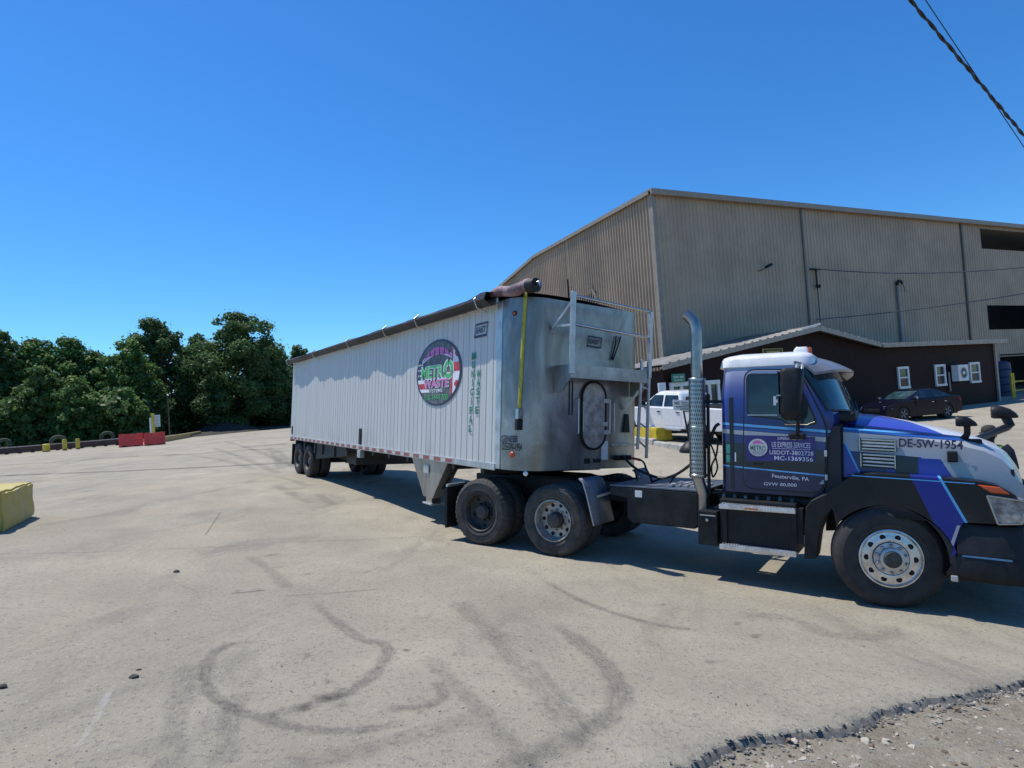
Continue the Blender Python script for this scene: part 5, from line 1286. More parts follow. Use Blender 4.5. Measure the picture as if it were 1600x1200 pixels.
MB().loft([roofring(2.612, .018, .028), roofring(2.622, .0, .014), roofring(2.71, 0.022, .025), roofring(2.745, .04, .045), roofring(2.768, .08, .09), roofring(2.795, .17, .19), roofring(2.815, .3, .45)]).build('roof', M['roofwhite'], tk, smooth=50)
# windscreen and visor
rows = []
for z in np.linspace(2.085, 2.57, 7): rows.append([(frontx(z, t) + .012, t * 1.022, z) for t in np.linspace(-1, 1, 29)] )
rows = [[(r[0][0] - .05, -1.034, r[0][2])] + r + [(r[-1][0] - .05, 1.034, r[0][2])] for r in rows]
ws_ = MB().grid(rows).build('windscreen', M['glassblue'], tk, smooth=60)
for t in (-1, 1): mb = MB(); mb.tube([(frontx(z, 1) - .04, t * 1.036, z) for z in np.linspace(2.07, 2.58, 6)], .013, 6); mb.build('windscreen_seal', M['ink'], ws_)
mb = MB(); mb.tube([(frontx(2.08, t) + .014, t * 1.025, 2.08) for t in np.linspace(-1, 1, 15)], .014, 6); mb.build('windscreen_seal', M['ink'], ws_)
for y_ in (-.35, .35): mb = MB(); mb.tube([(-.33, y_ - .2, 2.06), (-.36, y_, 2.12), (-.40, y_ + .3, 2.22)], .01, 5); mb.build('wiper', M['ink'], tk)
M['visor'] = plain('grey_visor', (.17, .175, .195), .35, var=.15, coat=.3)
up, lo = [], []
for t in np.linspace(-1, 1, 25):
    xb = -.86 - .05 * t * t; xf_ = -.37 - .20 * t * t - .12 * max(0, abs(t) - .85) / .15; zb = 2.785 - .12 * abs(t) ** 2.5; zf = 2.60 - .06 * abs(t) ** 2 - .02 * max(0, abs(t) - .85) / .15
    row = [(xb + (xf_ - xb) * s_, t * 1.02, zb + (zf - zb) * s_ ** 1.7) for s_ in np.linspace(0, 1, 8)]
    up.append(row); lo.append([(p[0] - .005, p[1], p[2] - .03) for p in row])
mb = MB(); mb.grid(up); mb.grid(lo); mb.grid([[r[-1] for r in up], [r[-1] for r in lo]]); mb.grid([up[0], lo[0]]); mb.grid([up[-1], lo[-1]]); mb.build('sun_visor', M['visor'], tk, smooth=50)
for y_ in (-.55,):
    mb = MB(); mb.loft([[(x, y, z) for x, y in rrect(-.98 + d, -.80 - d, y_ - .05 + d, y_ + .05 - d, .03, 3)] for z, d in ((2.77, 0), (2.845, .004), (2.88, .025))]); l_ = mb.build('clearance_lamp', M['white'], tk, smooth=40)
    MB().box(-.81, -.775, y_ - .04, y_ + .04, 2.79, 2.87).build('lens', M['orange'], l_, bevel=.012)
# doors (right one in view) with window, seal, lettering
dpoly = rpoly([(-1.50, 1.135), (-.63, 1.135), (-.60, 1.62), (-.585, 1.90), (-.86, 2.55), (-1.46, 2.575)], .13, 5)
spoly = rpoly([(-1.515, 1.12), (-.615, 1.12), (-.585, 1.62), (-.567, 1.905), (-.85, 2.567), (-1.475, 2.592)], .14, 5)
wpoly = rpoly([(-1.425, 2.02), (-1.06, 1.985), (-.98, 1.925), (-.70, 1.925), (-.72, 2.02), (-.915, 2.495), (-1.43, 2.515)], .06, 4)
wseal = rpoly([(-1.445, 2.005), (-1.06, 1.967), (-.98, 1.908), (-.675, 1.908), (-.70, 2.02), (-.905, 2.513), (-1.448, 2.533)], .07, 4)
for s_ in (-1, 1):
    Yf = lambda d: s_ * (1.03 + d)
    d_ = MB().prism(dpoly, 'y', Yf(-.02), Yf(.012)).build('door', M['cabpaint'], tk, bevel=.006)
    MB().prism(spoly, 'y', Yf(-.02), Yf(.004)).build('door_seal', M['ink'], d_)
    MB().prism(wseal, 'y', Yf(0), Yf(.016)).build('window_seal', M['ink'], d_)
    MB().prism(wpoly, 'y', Yf(0), Yf(.02)).build('window', M['glass'], d_)
    mb = MB(); mb.tube([(-1.02, Yf(.02), 1.912), (-.78, Yf(.022), 1.912), (-.735, Yf(.022), 1.935), (-.70, Yf(.02), 1.945)], .009, 6); mb.build('window_trim', M['chrome'], d_, smooth=60)
    MB().box(-1.44, -1.1, min(Yf(.0), Yf(.022)), max(Yf(.0), Yf(.022)), 2.018, 2.03).build('window_sill', M['galv'], d_)
    MB().box(-1.385, -1.27, min(Yf(.0), Yf(.025)), max(Yf(.0), Yf(.025)), 1.425, 1.455).build('handle', M['black'], d_, bevel=.005)
    for z_ in (1.55, 1.28): MB().box(-.615, -.585, min(Yf(-.01), Yf(.02)), max(Yf(-.01), Yf(.02)), z_, z_ + .07).build('hinge', M['galv'], d_, bevel=.005)
    if s_ < 0: door_r = d_
mb = MB(); mb.box(-1.14, -1.11, -1.052, -1.05, 2.14, 2.25); mb.box(-1.11, -1.0, -1.052, -1.05, 2.17, 2.21); mb.build('window_sticker', M['paperwhite'], door_r)
M['sign'] = plain('purple_blue_magnet', (.035, .025, .16), .45, var=.15); M['signwhite'] = plain('pale_lettering', (.62, .62, .72), .5, var=.05)
def CP(u, v, y=-1.0485): p = C(u, v, y); return np.array(p)
def b7(x, y): return (1140 + x / 10, 660 + y / 10)
q = [CP(*b7(*p), -1.044) for p in ((258, 598), (1335, 612), (1335, 228), (262, 200))]
sg = MB().hexa(q, [p + [0, -.004, 0] for p in q]).build('door_sign', M['sign'], door_r)
YS = -1.0505
def cw_(mb, s, x0, y0, x1, y1, hpx, bold=.012):
    P0, P1 = CP(*b7(x0, y0), YS), CP(*b7(x1, y1), YS); P2 = CP(*b7(x0, y0 - hpx), YS); write(mb, s, P0, P1, P2 - P0, bold=bold)
mb = MB(); cw_(mb, 'OPERATED BY', 748, 270, 1150, 276, 38, .008); mb.build('lettering', M['signwhite'], sg)
mb = MB(); cw_(mb, 'US EXPRESS SERVICES', 660, 382, 1262, 404, 80, .004); mb.build('lettering', M['signwhite'], sg)
mb = MB(); cw_(mb, 'USDOT-3802728', 624, 495, 1310, 520, 62, .008); mb.build('lettering', M['signwhite'], sg)
mb = MB(); cw_(mb, 'MC-1369356', 700, 585, 1305, 612, 62, .008); mb.build('lettering', M['signwhite'], sg)
q = [CP(*b7(*p), YS) for p in ((660, 406), (1262, 430), (1262, 424), (660, 400))]; MB().add(q, [(0, 1, 2, 3)]).build('underline', M['signwhite'], sg)
mb = MB(); lc = CP(*b7(442, 392), YS); r_ = .108; MBd = lambda k: (lc[0], YS - .0008 * k, lc[2])
LG2 = [plain('sign_logo_disc', (.55, .55, .55), .5, var=.08), M['lpink'], plain('logo_dark_green', (.03, .09, .05), .5)]
mb.add([(lc[0] + r_ * cos(a), YS, lc[2] + r_ * .98 * sin(a)) for a in np.linspace(0, 2*pi, 40, endpoint=False)], [tuple(range(40))])
mb.k = 1
arc = [(lc[0] + a * r_, YS - .0008, lc[2] + r_ * (.35 + .12 * (1 - (a/.6)**2))) for a in np.linspace(-.6, .6, 12)] + [(lc[0] + a * r_, YS - .0008, lc[2] + r_ * (.37 + .36 * (1 - (a/.6)**2) + .12 * (i % 2))) for i, a in enumerate(np.linspace(.6, -.6, 15))]
mb.add(arc, [tuple(range(len(arc)))]); mb.k = 2
write(mb, 'METRO', (lc[0] - .085, YS - .001, lc[2] - .035), (lc[0] + .085, YS - .001, lc[2] - .038), (0, 0, .06), bold=.01)
for k, w_ in enumerate((.075, .065, .05)): mb.add([(lc[0] - w_, YS - .001, lc[2] - .055 - .014 * k), (lc[0] + w_, YS - .001, lc[2] - .055 - .014 * k), (lc[0] + w_, YS - .001, lc[2] - .05 - .014 * k), (lc[0] - w_, YS - .001, lc[2] - .05 - .014 * k)], [(0, 1, 2, 3)])
mb.build('round_logo', LG2, sg, recalc=False)
mb = MB(); cw_(mb, 'Feasterville, PA', 665, 858, 1240, 918, 56, .004); mb.build('lettering', M['signwhite'], door_r)
mb = MB(); cw_(mb, 'GVW 80,000', 535, 980, 1048, 1006, 48, .004); mb.build('lettering', M['signwhite'], door_r)
M['mint'] = plain('green_sticker', (.05, .32, .25), .5)
for z0, z1, x0 in ((1.44, 1.53, -1.70), (1.55, 1.66, -1.70)): MB().box(x0, x0 + .055, -1.034, -1.031, z0, z1).build('cab_sticker', M['mint'], cab)
MB().box(-1.60, -1.585, -1.034, -1.031, 1.45, 1.56).build('cab_sticker', M['paperwhite'], cab)
# extension strip behind the door and lower sill
MB().box(-1.66, -1.61, -1.036, -1.02, 1.12, 2.25).build('grab_rail', M['ink'], cab, bevel=.01)
# hood
ST = [(-.44, 2.055, 1.93, 1.0, .93), (-.2, 2.045, 1.89, 1.0, .93), (.2, 1.965, 1.835, 1.0, .93), (.45, 1.905, 1.79, .99, .93), (.65, 1.85, 1.75, .97, .93), (.83, 1.79, 1.705, .94, .92), (.97, 1.725, 1.625, .90, .90), (1.07, 1.63, 1.50, .86, .88), (1.14, 1.51, 1.35, .82, .86), (1.18, 1.36, 1.18, .79, .84)]
rings = []
for x, zc, zs, sy, wb_ in ST:
    d = zc - zs; half_ = [(wb_, min(1.32, zs - (.2 if x < .9 else .40))), (wb_ + .0, (zs + 1.32) / 2 - .02), (wb_ - .025, zs - .05), (.86 * sy, zs - .008), (.82 * sy, zs + .012), (.70 * sy, zs + .42 * d), (.55 * sy, zs + .72 * d), (.4 * sy, zs + .90 * d), (.2, zc), (0, zc + .004)]
    rings.append([(x, -y, z) for y, z in half_] + [(x, y, z) for y, z in half_[::-1][1:]])
hood = MB().loft(rings, cap=False, closed=False)
hood = hood.build('hood', M['hoodpaint'], tk, smooth=35)
MB().loft([[(x, y, z) for y, z in ((-.93, 1.25), (.93, 1.25), (.93, 1.92), (.86, 1.95), (.4, 2.03), (-.4, 2.03), (-.86, 1.95), (-.93, 1.92))] for x in (-.50, -.43)]).build('cowl', M['black'], tk)
MB().box(-.62, -.452, -1.0, 1.0, 1.10, 1.90).build('cowl_filler', M['ink'], tk)
MB().box(-.50, -.30, -.90, .90, 1.95, 2.068).build('wiper_cowl', M['black'], tk, bevel=.03)
# vents, lamp, unit number
for (u0, v0, u1, v1) in ((1341, 684, 1401, 705), (1343, 707.5, 1401, 731.5)):
    a, b_ = C(u0, v0, -.955), C(u1, v1, -.955); x0, x1, z1, z0 = a[0], b_[0], a[2], b_[2]; sl = -.05
    def Z(x, z): return z + sl * (x - x0) * .6
    vt = MB().hexa([(x0, -.925, Z(x0, z0)), (x1, -.925, Z(x1, z0)), (x1, -.955, Z(x1, z0)), (x0, -.955, Z(x0, z0))], [(x0, -.925, Z(x0, z1)), (x1, -.925, Z(x1, z1)), (x1, -.94, Z(x1, z1)), (x0, -.94, Z(x0, z1))]).build('hood_vent', M['ink'], hood, bevel=.004)
    for k in range(4):
        z_ = z0 + (z1 - z0) * (.14 + .25 * k); MB().bar((x0 + .03, -.958, Z(x0, z_)), (x1 - .02, -.958, Z(x1, z_)), .012, .022).build('vent_slat', M['chrome'] if k % 3 == 0 else M['galv'], vt, bevel=.004)
    for x_ in (x0 + .012, x1 - .012): MB().bar((x_, -.958, Z(x_, z0)), (x_, -.958, Z(x_, z1)), .02, .014).build('vent_end', M['chrome'], vt, bevel=.004)
P0, P1, P2 = C(1404.5, 697.5, -.945), C(1505, 702, -.945), C(1404.5, 685, -.945)
for s_ in (1,):
    mb = MB(); write(mb, 'DE-SW-1954', P0, P1, P2 - P0, bold=.026); mb.build('lettering', M['blueink'], hood)
a = C(1488, 713, -.94); MB().box(a[0] - .045, a[0] + .045, -.985, -.915, a[2] - .06, a[2] + .055).build('side_lamp', M['black'], hood, bevel=.012)
a = C(1582, 744, -.85); MB().box(a[0] - .015, a[0] + .015, a[1] - .03, a[1] + .02, a[2] - .07, a[2] + .07).build('hood_latch', M['frame'], hood, bevel=.008)
# grille at the front
MB().loft([[(x, y, z) for y, z in ((-.80, .62), (.80, .62), (.78, 1.18), (.62, 1.34), (-.62, 1.34), (-.78, 1.18))] for x in (.95, 1.225)]).build('grille', M['black'], tk, bevel=.02)
gr = [o for o in tk.children if o.name.startswith('grille')][0]
for z_ in np.linspace(.70, 1.26, 7): MB().box(1.226, 1.24, -.66, .66, z_, z_ + .02).build('grille_bar', M['chrome'], gr)
# fenders
for s_ in (-1, 1):
    arch = [(.575 * cos(radians(a)) - .01, .51 + .555 * sin(radians(a))) for a in np.linspace(8, 148, 22)]
    pl = [(-.58, 1.14), (-.575, 1.17), (-.31, 1.385), (-.1, 1.398), (.45, 1.385), (.78, 1.365), (.90, 1.335), (1.03, 1.25), (1.085, 1.12), (1.075, .97), (.62, .95), (.59, .89), (.52, .62)] + arch[1:] + [(-.52, .95), (-.57, 1.06)]
    ya, yb = sorted((s_ * 1.215, s_ * .80))
    fd = MB().prism(pl, 'y', ya, yb).build('fender', M['fenderpaint'], tk, bevel=.022, seg=3)
    MB().prism([(.56 * cos(radians(a)), .51 + .54 * sin(radians(a))) for a in np.linspace(0, 180, 25)] + [(.50 * cos(radians(a)), .53 + .535 * sin(radians(a))) for a in np.linspace(180, 0, 25)], 'y', s_ * .55, s_ * 1.20).build('wheel_well', M['ink'], fd)
    ext = [(-.62, 1.135), (-.74, 1.06), (-.80, .98), (-.83, .40), (-.70, .42), (-.66, .70), (-.60, .88), (-.52, 1.01), (-.42, 1.10), (-.46, 1.14)]
    MB().prism(ext, 'y', *sorted((s_ * 1.20, s_ * .88))).build('splash_guard', M['black'], tk, bevel=.014, seg=3)
    # headlamp
    hp = [(.875, .965), (1.055, .985), (1.10, 1.20), (.80, 1.235)]
    hl = MB().prism([(p[0] + dx, p[1]) for p, dx in zip(hp, (0, .02, .01, 0))], 'y', *sorted((s_ * 1.222, s_ * .85))).build('headlight', M['lamp'], tk, bevel=.012)
    mb = MB()
    for i in range(4): p, q_ = hp[i], hp[(i + 1) % 4]; mb.bar((p[0] + .008, s_ * 1.224, p[1]), (q_[0] + .008, s_ * 1.224, q_[1]), .022, .016)
    mb.build('lamp_bezel', M['chrome'], hl, bevel=.004)
    MB().prism([(.74, 1.335), (.91, 1.322), (.99, 1.255), (.84, 1.262)], 'y', *sorted((s_ * 1.228, s_ * .88))).build('turn_signal', M['orange'], hl, bevel=.01)
# bumper
def bring(z, d): return [(x, y, z) for x, y in [(.56 - .09 * (z < .6), -1.2 + d), (.90, -1.2 + d), (1.08, -1.15 + d), (1.21 - d, -1.0), (1.29 - d, -.7), (1.33 - d, 0), (1.29 - d, .7), (1.21 - d, 1.0), (1.08, 1.15 - d), (.90, 1.2 - d), (.56 - .09 * (z < .6), 1.2 - d)]]
M['bumper'] = plain('dusty_black_bumper', (.016, .0165, .018), .5, var=.45, scale=3, bmp=.1, spec=.3)
bp = MB().loft([bring(.37, .05), bring(.43, 0), bring(.62, -.005), bring(.64, .004), bring(.88, .0), bring(.935, .03)]).build('bumper', M['bumper'], tk, smooth=30)
for s_ in (-1, 1):
    MB().lathe([(.085, .02), (.08, -.012), (.06, -.02), (.055, .0)], (1.145, s_ * 1.085, .56), (-.72, s_ * -.70, 0), 22).build('fog_lamp_ring', M['black'], bp, smooth=40)
    MB().lathe([(0, -.012), (.04, -.008), (.06, .004)], (1.15, s_ * 1.09, .56), (-.72, s_ * -.70, 0), 18).build('fog_lamp', M['lamp'], bp, smooth=50)
mb = MB(); mb.box(.60, .98, -1.211, -1.203, .615, .630); mb.build('bumper_line', plain('blue_line', (.08, .22, .38), .4), bp)
MB().box(.50, .56, -1.215, -1.15, .36, .42).build('bumper_bolt', M['galv'], bp, bevel=.01)
# mirrors on the doors
for s_ in (-1, 1):
    w0 = lambda a, b_: sorted((s_ * a, s_ * b_))
    mr = MB().loft([[(x, s_ * y, z) for x, y in rrect(-1.02 + d, -.77 - d - .04 * (z < 2.1), 1.16 + d, 1.42 - d, .06, 4)] for z, d in ((1.96, .05), (1.99, .015), (2.05, 0), (2.5, 0), (2.545, .02), (2.56, .06))]).build('door_mirror', M['black'], tk, smooth=40)
    MB().box(-1.034, -1.022, *w0(1.18, 1.40), 2.03, 2.52).build('mirror_glass', M['glass'], mr)
    MB().box(-1.04, -1.0, *w0(1.30, 1.42), 2.235, 2.25).build('mirror_trim', M['chrome'], mr)
    mb = MB(); mb.tube([(-.86, s_ * 1.22, 2.54), (-.85, s_ * 1.16, 2.60), (-.84, s_ * 1.04, 2.59)], .022, 8); mb.tube([(-.80, s_ * 1.22, 2.54), (-.80, s_ * 1.16, 2.60), (-.80, s_ * 1.04, 2.59)], .018, 8); mb.build('upper_arm', M['galv'], mr, smooth=50)
    mb = MB(); mb.tube([(-.85, s_ * 1.25, 1.99), (-.86, s_ * 1.19, 1.88), (-.88, s_ * 1.10, 1.79)], .02, 8); mb.build('lower_arm', M['black'], mr, smooth=50)
    MB().box(-.98, -.80, *w0(1.04, 1.10), 1.74, 1.815).build('arm_base', M['black'], mr, bevel=.02)
# hood mirrors
def hoodmirror(s_, x, y, z, sz, mats):
    r_ = []
    for t, k, dz in ((-.13, .88, 0), (-.10, 1, .0), (0, .95, -.008), (.09, .72, -.02), (.16, .38, -.045), (.185, .12, -.06)):
        r_.append([(x + t * sz, y + .11 * sz * k * cos(a), z + dz * sz + .115 * sz * k * max(-.75, sin(a))) for a in np.linspace(0, 2*pi, 18, endpoint=False)])
    m_ = MB().loft(r_).build('hood_mirror', M['black'], tk, smooth=45)
    MB().lathe([(0, 0), (.085 * sz, .003), (.095 * sz, .012)], (x - .128 * sz, y, z + .005), (1, 0, 0), 18).build('mirror_glass', M['chrome'], m_, smooth=50)
    return m_
a = C(1507, 659, -.78); m1 = hoodmirror(-1, a[0], -.78, a[2], .58, None)
zb_ = C(1512, 690, -.72); MB().tube([(a[0] + .02, -.78, a[2] - .03), (a[0] + .02, -.775, a[2] - .12), (a[0] + .01, -.75, a[2] - .15), (zb_[0] - .05, -.70, zb_[2] + .01)], [.03, .03, .032, .04], 8).build('mirror_stalk', M['black'], m1, smooth=50)
MB().box(zb_[0] - .13, zb_[0] + .12, -.76, -.62, zb_[2] - .03, zb_[2] + .03).build('mirror_foot', M['black'], m1, bevel=.015)
a = C(1566, 645, .60); m2 = hoodmirror(1, a[0], .60, a[2], .80, None); zc2 = C(1525, 692, -.25)
e1, e2 = C(1572, 668, .55), C(1545, 679, .1)
MB().tube([(a[0] + .03, .60, a[2] - .05), (e1[0] + .04, .58, e1[2] + .03), tuple(e1), tuple(e2), tuple(C(1524, 688, -.25)), tuple(C(1512, 693, -.5))], [.05, .05, .045, .036, .045, .04], 8).build('mirror_stalk', M['black'], m2, smooth=50)
# chassis
for s_ in (-1, 1): MB().box(-6.05, .75, s_ * .43 - .04, s_ * .43 + .04, .76, 1.03).build('chassis_rail', M['frame'], tk, bevel=.01)
for x in (-5.9, -4.75, -3.4, -2.3): MB().box(x, x + .1, -.39, .39, .80, 1.0).build('crossmember', M['frame'], tk)
MB().prism([(-3.05, .62), (-2.98, .56), (-2.12, .56), (-2.08, .62), (-2.08, 1.03), (-3.30, 1.035), (-3.30, .92), (-3.05, .88)], 'y', -.98, -.48).build('air_tank_box', M['frame'], tk, bevel=.015)
MB().prism([(-3.30, 1.036), (-2.02, 1.036), (-2.02, 1.06), (-3.30, 1.055)], 'y', -.98, .6).build('deck_plate', plain('blue_grey_deck', (.13, .15, .18), .5, .4, var=.3), tk, bevel=.004)
mb = MB()
for k in range(5): mb.box(-2.55 + .1 * k, -2.49 + .1 * k, -.75, -.2, 1.061, 1.085)
mb.build('deck_ribs', M['galv'], tk)
MB().box(-2.93, -2.83, -.986, -.981, .91, 1.0).build('frame_sticker', M['whitetrim'], tk)
MB().prism([(-5.35, 1.06), (-4.3, 1.06), (-4.0, 1.0), (-4.0, .95), (-5.35, .95)], 'y', -.45, .45).build('fifth_wheel', M['frame'], tk, bevel=.02)
MB().box(-2.02, -1.78, -1.2, -.48, .42, .84).build('battery_box', M['black'], tk, bevel=.015)
bb = [o for o in tk.children if o.name.startswith('battery_box')][0]
MB().box(-1.99, -1.80, -1.208, -1.2, .78, .792).build('box_strap', M['galv'], bb); MB().lathe([(0, -.02), (.018, -.018), (.02, 0)], (-1.9, -1.2, .73), (0, 1, 0), 12).build('box_bolt', M['chrome'], bb)
MB().box(-1.76, -.90, -1.16, -.48, .42, 1.00).build('tool_box', M['black'], tk, bevel=.015)
for (z0, z1) in ((.885, .94), (.40, .46)):
    s1_ = MB().prism([(-1.75, z0 - .0), (-.90, z0 + .012), (-.90, z1 + .012), (-1.75, z1)], 'y', -1.24, -1.10).build('step', M['alu'], tk, bevel=.008)
    mb = MB()
    for k in range(26): mb.box(-1.72 + k * .031, -1.70 + k * .031, -1.225, -1.12, z1 + .001, z1 + .014)
    mb.build('tread_teeth', M['galv'], s1_)
MB().box(-1.45, -1.30, -1.246, -1.24, .905, .925).build('step_marker', M['amber'], tk)
for x in (-1.72, -.95): MB().box(x, x + .05, -1.19, -1.13, .46, .89).build('step_bracket', M['black'], tk)
MB().box(-.90, -.84, -1.15, -.6, .55, .95).build('step_end', M['frame'], tk)
MB().box(-.86, -.78, -1.10, -1.02, .55, .65).build('bracket', M['galv'], tk)
# under-cab clutter
mb = MB(); rng = np.random.default_rng(8)
for k in range(7): mb.cyl((-1.75 + .13 * k, -1.0, 1.0), (-1.75 + .13 * k, -.9, 1.06 + .03 * (k % 3)), .022, n=8)
mb.build('valve_cluster', M['galv'], tk, smooth=40)
MB().tube([(-1.9, -.95, 1.04), (-1.7, -1.0, 1.07), (-1.4, -1.0, 1.05), (-1.1, -.98, 1.07), (-.8, -.95, 1.05)], .016, 6).build('air_line', M['black'], tk, smooth=60)
MB().box(-1.78, -.66, -.95, .95, .98, 1.085).build('cab_floor', M['black'], tk)
# exhaust
XE, YE = -2.07, -.98
ex = MB().tube([(XE + .05, YE + .05, .78), (XE + .05, YE + .05, 1.0), (XE, YE, 1.2), (XE, YE, 3.06), (XE - .005, YE, 3.16), (XE - .035, YE, 3.25), (XE - .095, YE, 3.325), (XE - .135, YE, 3.35)], [.075, .075, .075, .072, .072, .072, .072, .072], 20).build('exhaust_stack', plain('dull_stack_steel', (.36, .335, .31), .36, 1., var=.25, scale=4), tk, smooth=50)
m_, nt, b = new_mat('perforated_shield'); x, y, z = sepxyz(coords()); u_ = E.op('ARCTAN2', y - YE, x - XE) * 6.4
row = (z * 19.).mod(2.); sh = (row > 1.) * .5; cu = ((u_ * .62 + sh).mod(1.) - .5).abs(); cz = ((z * 19.).mod(1.) - .5).abs(); hole = ((cu * cu * 1.3 + cz * cz * .9) < .085)
setc(b, mixc((.36, .355, .35), (.02, .022, .025), hole)); setf(b, 'Metallic', 1 - hole * .9); setf(b, 'Roughness', .33); bump(b, 1 - hole, .6, .004); M['perf'] = m_
MB().lathe([(.10, 1.22), (.105, 1.225), (.105, 2.50), (.10, 2.505)], (XE, YE, 0), (0, 0, 1), 40).build('heat_shield', M['perf'], ex, smooth=40)
for z_ in (1.24, 1.85, 2.47): MB().lathe([(.107, z_), (.112, z_ + .005), (.112, z_ + .025), (.107, z_ + .03)], (XE, YE, 0), (0, 0, 1), 32).build('clamp', M['chrome'], ex, smooth=40)
MB().bar((XE, YE + .08, 2.2), (-1.75, -.8, 2.2), .04).build('stack_bracket', M['black'], ex); MB().bar((XE + .12, YE + .06, 1.0), (XE + .12, YE + .06, 2.3), .035).build('stack_support', M['black'], ex)
# wheels
ws = wheel('steer', False, .52, .29, None, tk, 'rubber', 4); place(ws, 0, -1.20, .515, radians(17)); w2 = copy_tree(ws, tk); place(w2, 0, 1.20, .515, pi + radians(17))
MB().cyl((0, -1.0, .5), (0, 1.0, .5), .07, n=12).build('axle', M['frame'], tk, smooth=40)
wa = wheel('alu', True, .515, .275, .010, tk, 'dustrubber'); place(wa, -4.09, -1.22, .505)
wd_ = wheel('dark', True, .515, .275, .014, tk, 'dustrubber'); place(wd_, -5.41, -1.22, .505)
place(copy_tree(wa, tk), -4.09, 1.22, .505, pi); place(copy_tree(wd_, tk), -5.41, 1.22, .505, pi)
for x in (-4.09, -5.41):
    MB().cyl((x, -.9, .505), (x, .9, .505), .09, n=14).build('axle', M['frame'], tk, smooth=40); MB().lathe([(0, -.22), (.16, -.17), (.22, 0), (.16, .17), (0, .22)], (x, 0, .505), (1, 0, 0), 18).build('axle_housing', M['frame'], tk, smooth=40)
# quarter fenders ahead of the drive wheels, flaps behind
M['flap'] = plain('grey_blue_flap', (.10, .115, .145), .5, var=.3, scale=5)
for s_ in (-1, 1):
    w0 = lambda a, b_: (s_ * a, s_ * b_)
    top = [(-3.66, 1.13), (-3.60, 1.08), (-3.55, .95), (-3.43, .50)]
    rows = [[(x, s_ * 1.22, z) for x, z in top], [(x + .02, s_ * .62, z) for x, z in top]]
    qf = MB().grid(rows).build('quarter_fender', M['flap'], tk, smooth=30); md = qf.modifiers.new('thick', 'SOLIDIFY'); md.thickness = .012
    mb = MB(); mb.tube([(x - .004, s_ * 1.222, z) for x, z in top], .012, 6); mb.build('edge_bead', M['galv'], qf, smooth=60)
    MB().bar((-3.54, s_ * 1.0, .86), (-3.2, s_ * .5, .98), .03).build('fender_arm', M['galv'], qf)
    for y_ in (1.15, .7): MB().lathe([(0, -.012), (.014, -.01), (.015, .02)], (-3.545, s_ * y_, 1.02), (-1, 0, 0), 8).build('fender_bolt', M['chrome'], qf)
    MB().box(-6.10, -6.06, s_ * .93 - .3, s_ * .93 + .3, .2, .86).build('mud_flap', M['black'], tk); MB().bar((-6.06, s_ * .5, .88), (-6.06, s_ * 1.24, .88), .04).build('flap_hanger', M['galv'], tk)
# air and electric lines between truck and trailer (fastened to the truck)
Mi = TC_R.T
def T2C(p): return tuple(Mi @ (TR_O + TR_R @ np.array(p) - TC_O))
def spline(P, n=12):
    P = [np.array(p, float) for p in P]; out = []
    for i in range(len(P) - 1):
        p0, p1, p2, p3 = P[max(i-1, 0)], P[i], P[i+1], P[min(i+2, len(P)-1)]
        for k in range(n): t = k / n; out.append(.5 * (2*p1 + (p2-p0)*t + (2*p0-5*p1+4*p2-p3)*t*t + (3*p1-p0-3*p2+p3)*t**3))
    return out + [P[-1]]
pedge = np.array(T2C((.06, .72, 1.31)))
def CQ(u, v, y): return C(u, v, y)
l1 = spline([T2C((.06, .84, 1.31)), CQ(1003, 720, -.35), CQ(1010, 733, -.4), CQ(1016, 745, -.4), CQ(1020, 758, -.35)]); MB().tube(l1, .014, 6).build('air_hose', M['black'], tk, smooth=60)
MB().tube([l1[3], l1[10]], .02, 8).build('hose_grip', M['red'], tk, smooth=60)
l2 = spline([T2C((.06, .72, 1.31)), CQ(992, 731, -.35), CQ(1015, 742, -.4), CQ(1036, 747, -.45), CQ(1055, 742, -.5), CQ(1075, 729, -.7), CQ(1092, 712, -.85), CQ(1108, 690, -.9), CQ(1117, 668, -.95), CQ(1124, 662, -.95)]); MB().tube(l2, .020, 6).build('electric_cable', M['black'], tk, smooth=60)
l3 = spline([CQ(1018, 753, -.35), CQ(1030, 749, -.4), CQ(1048, 744, -.5), CQ(1065, 736, -.6), CQ(1085, 719, -.8)]); MB().tube(l3, .013, 6).build('air_hose', M['black'], tk, smooth=60)
l4 = spline([CQ(1046, 757, -.4), CQ(1052, 747, -.45), CQ(1060, 740, -.5)]); MB().tube(l4, .012, 6).build('air_hose', M['black'], tk, smooth=60)
l5 = spline([CQ(1108, 690, -.9), CQ(1115, 705, -.9), CQ(1121, 730, -.9), CQ(1114, 745, -.9), CQ(1112, 728, -.9), CQ(1119, 712, -.9), CQ(1122, 690, -.95)]); MB().tube(l5, .012, 6).build('air_hose', M['black'], tk, smooth=60)
l6 = spline([CQ(992, 733, -.3), CQ(994, 745, -.3), CQ(998, 756, -.3)]); MB().tube(l6, .012, 6).build('air_hose', M['black'], tk, smooth=60)
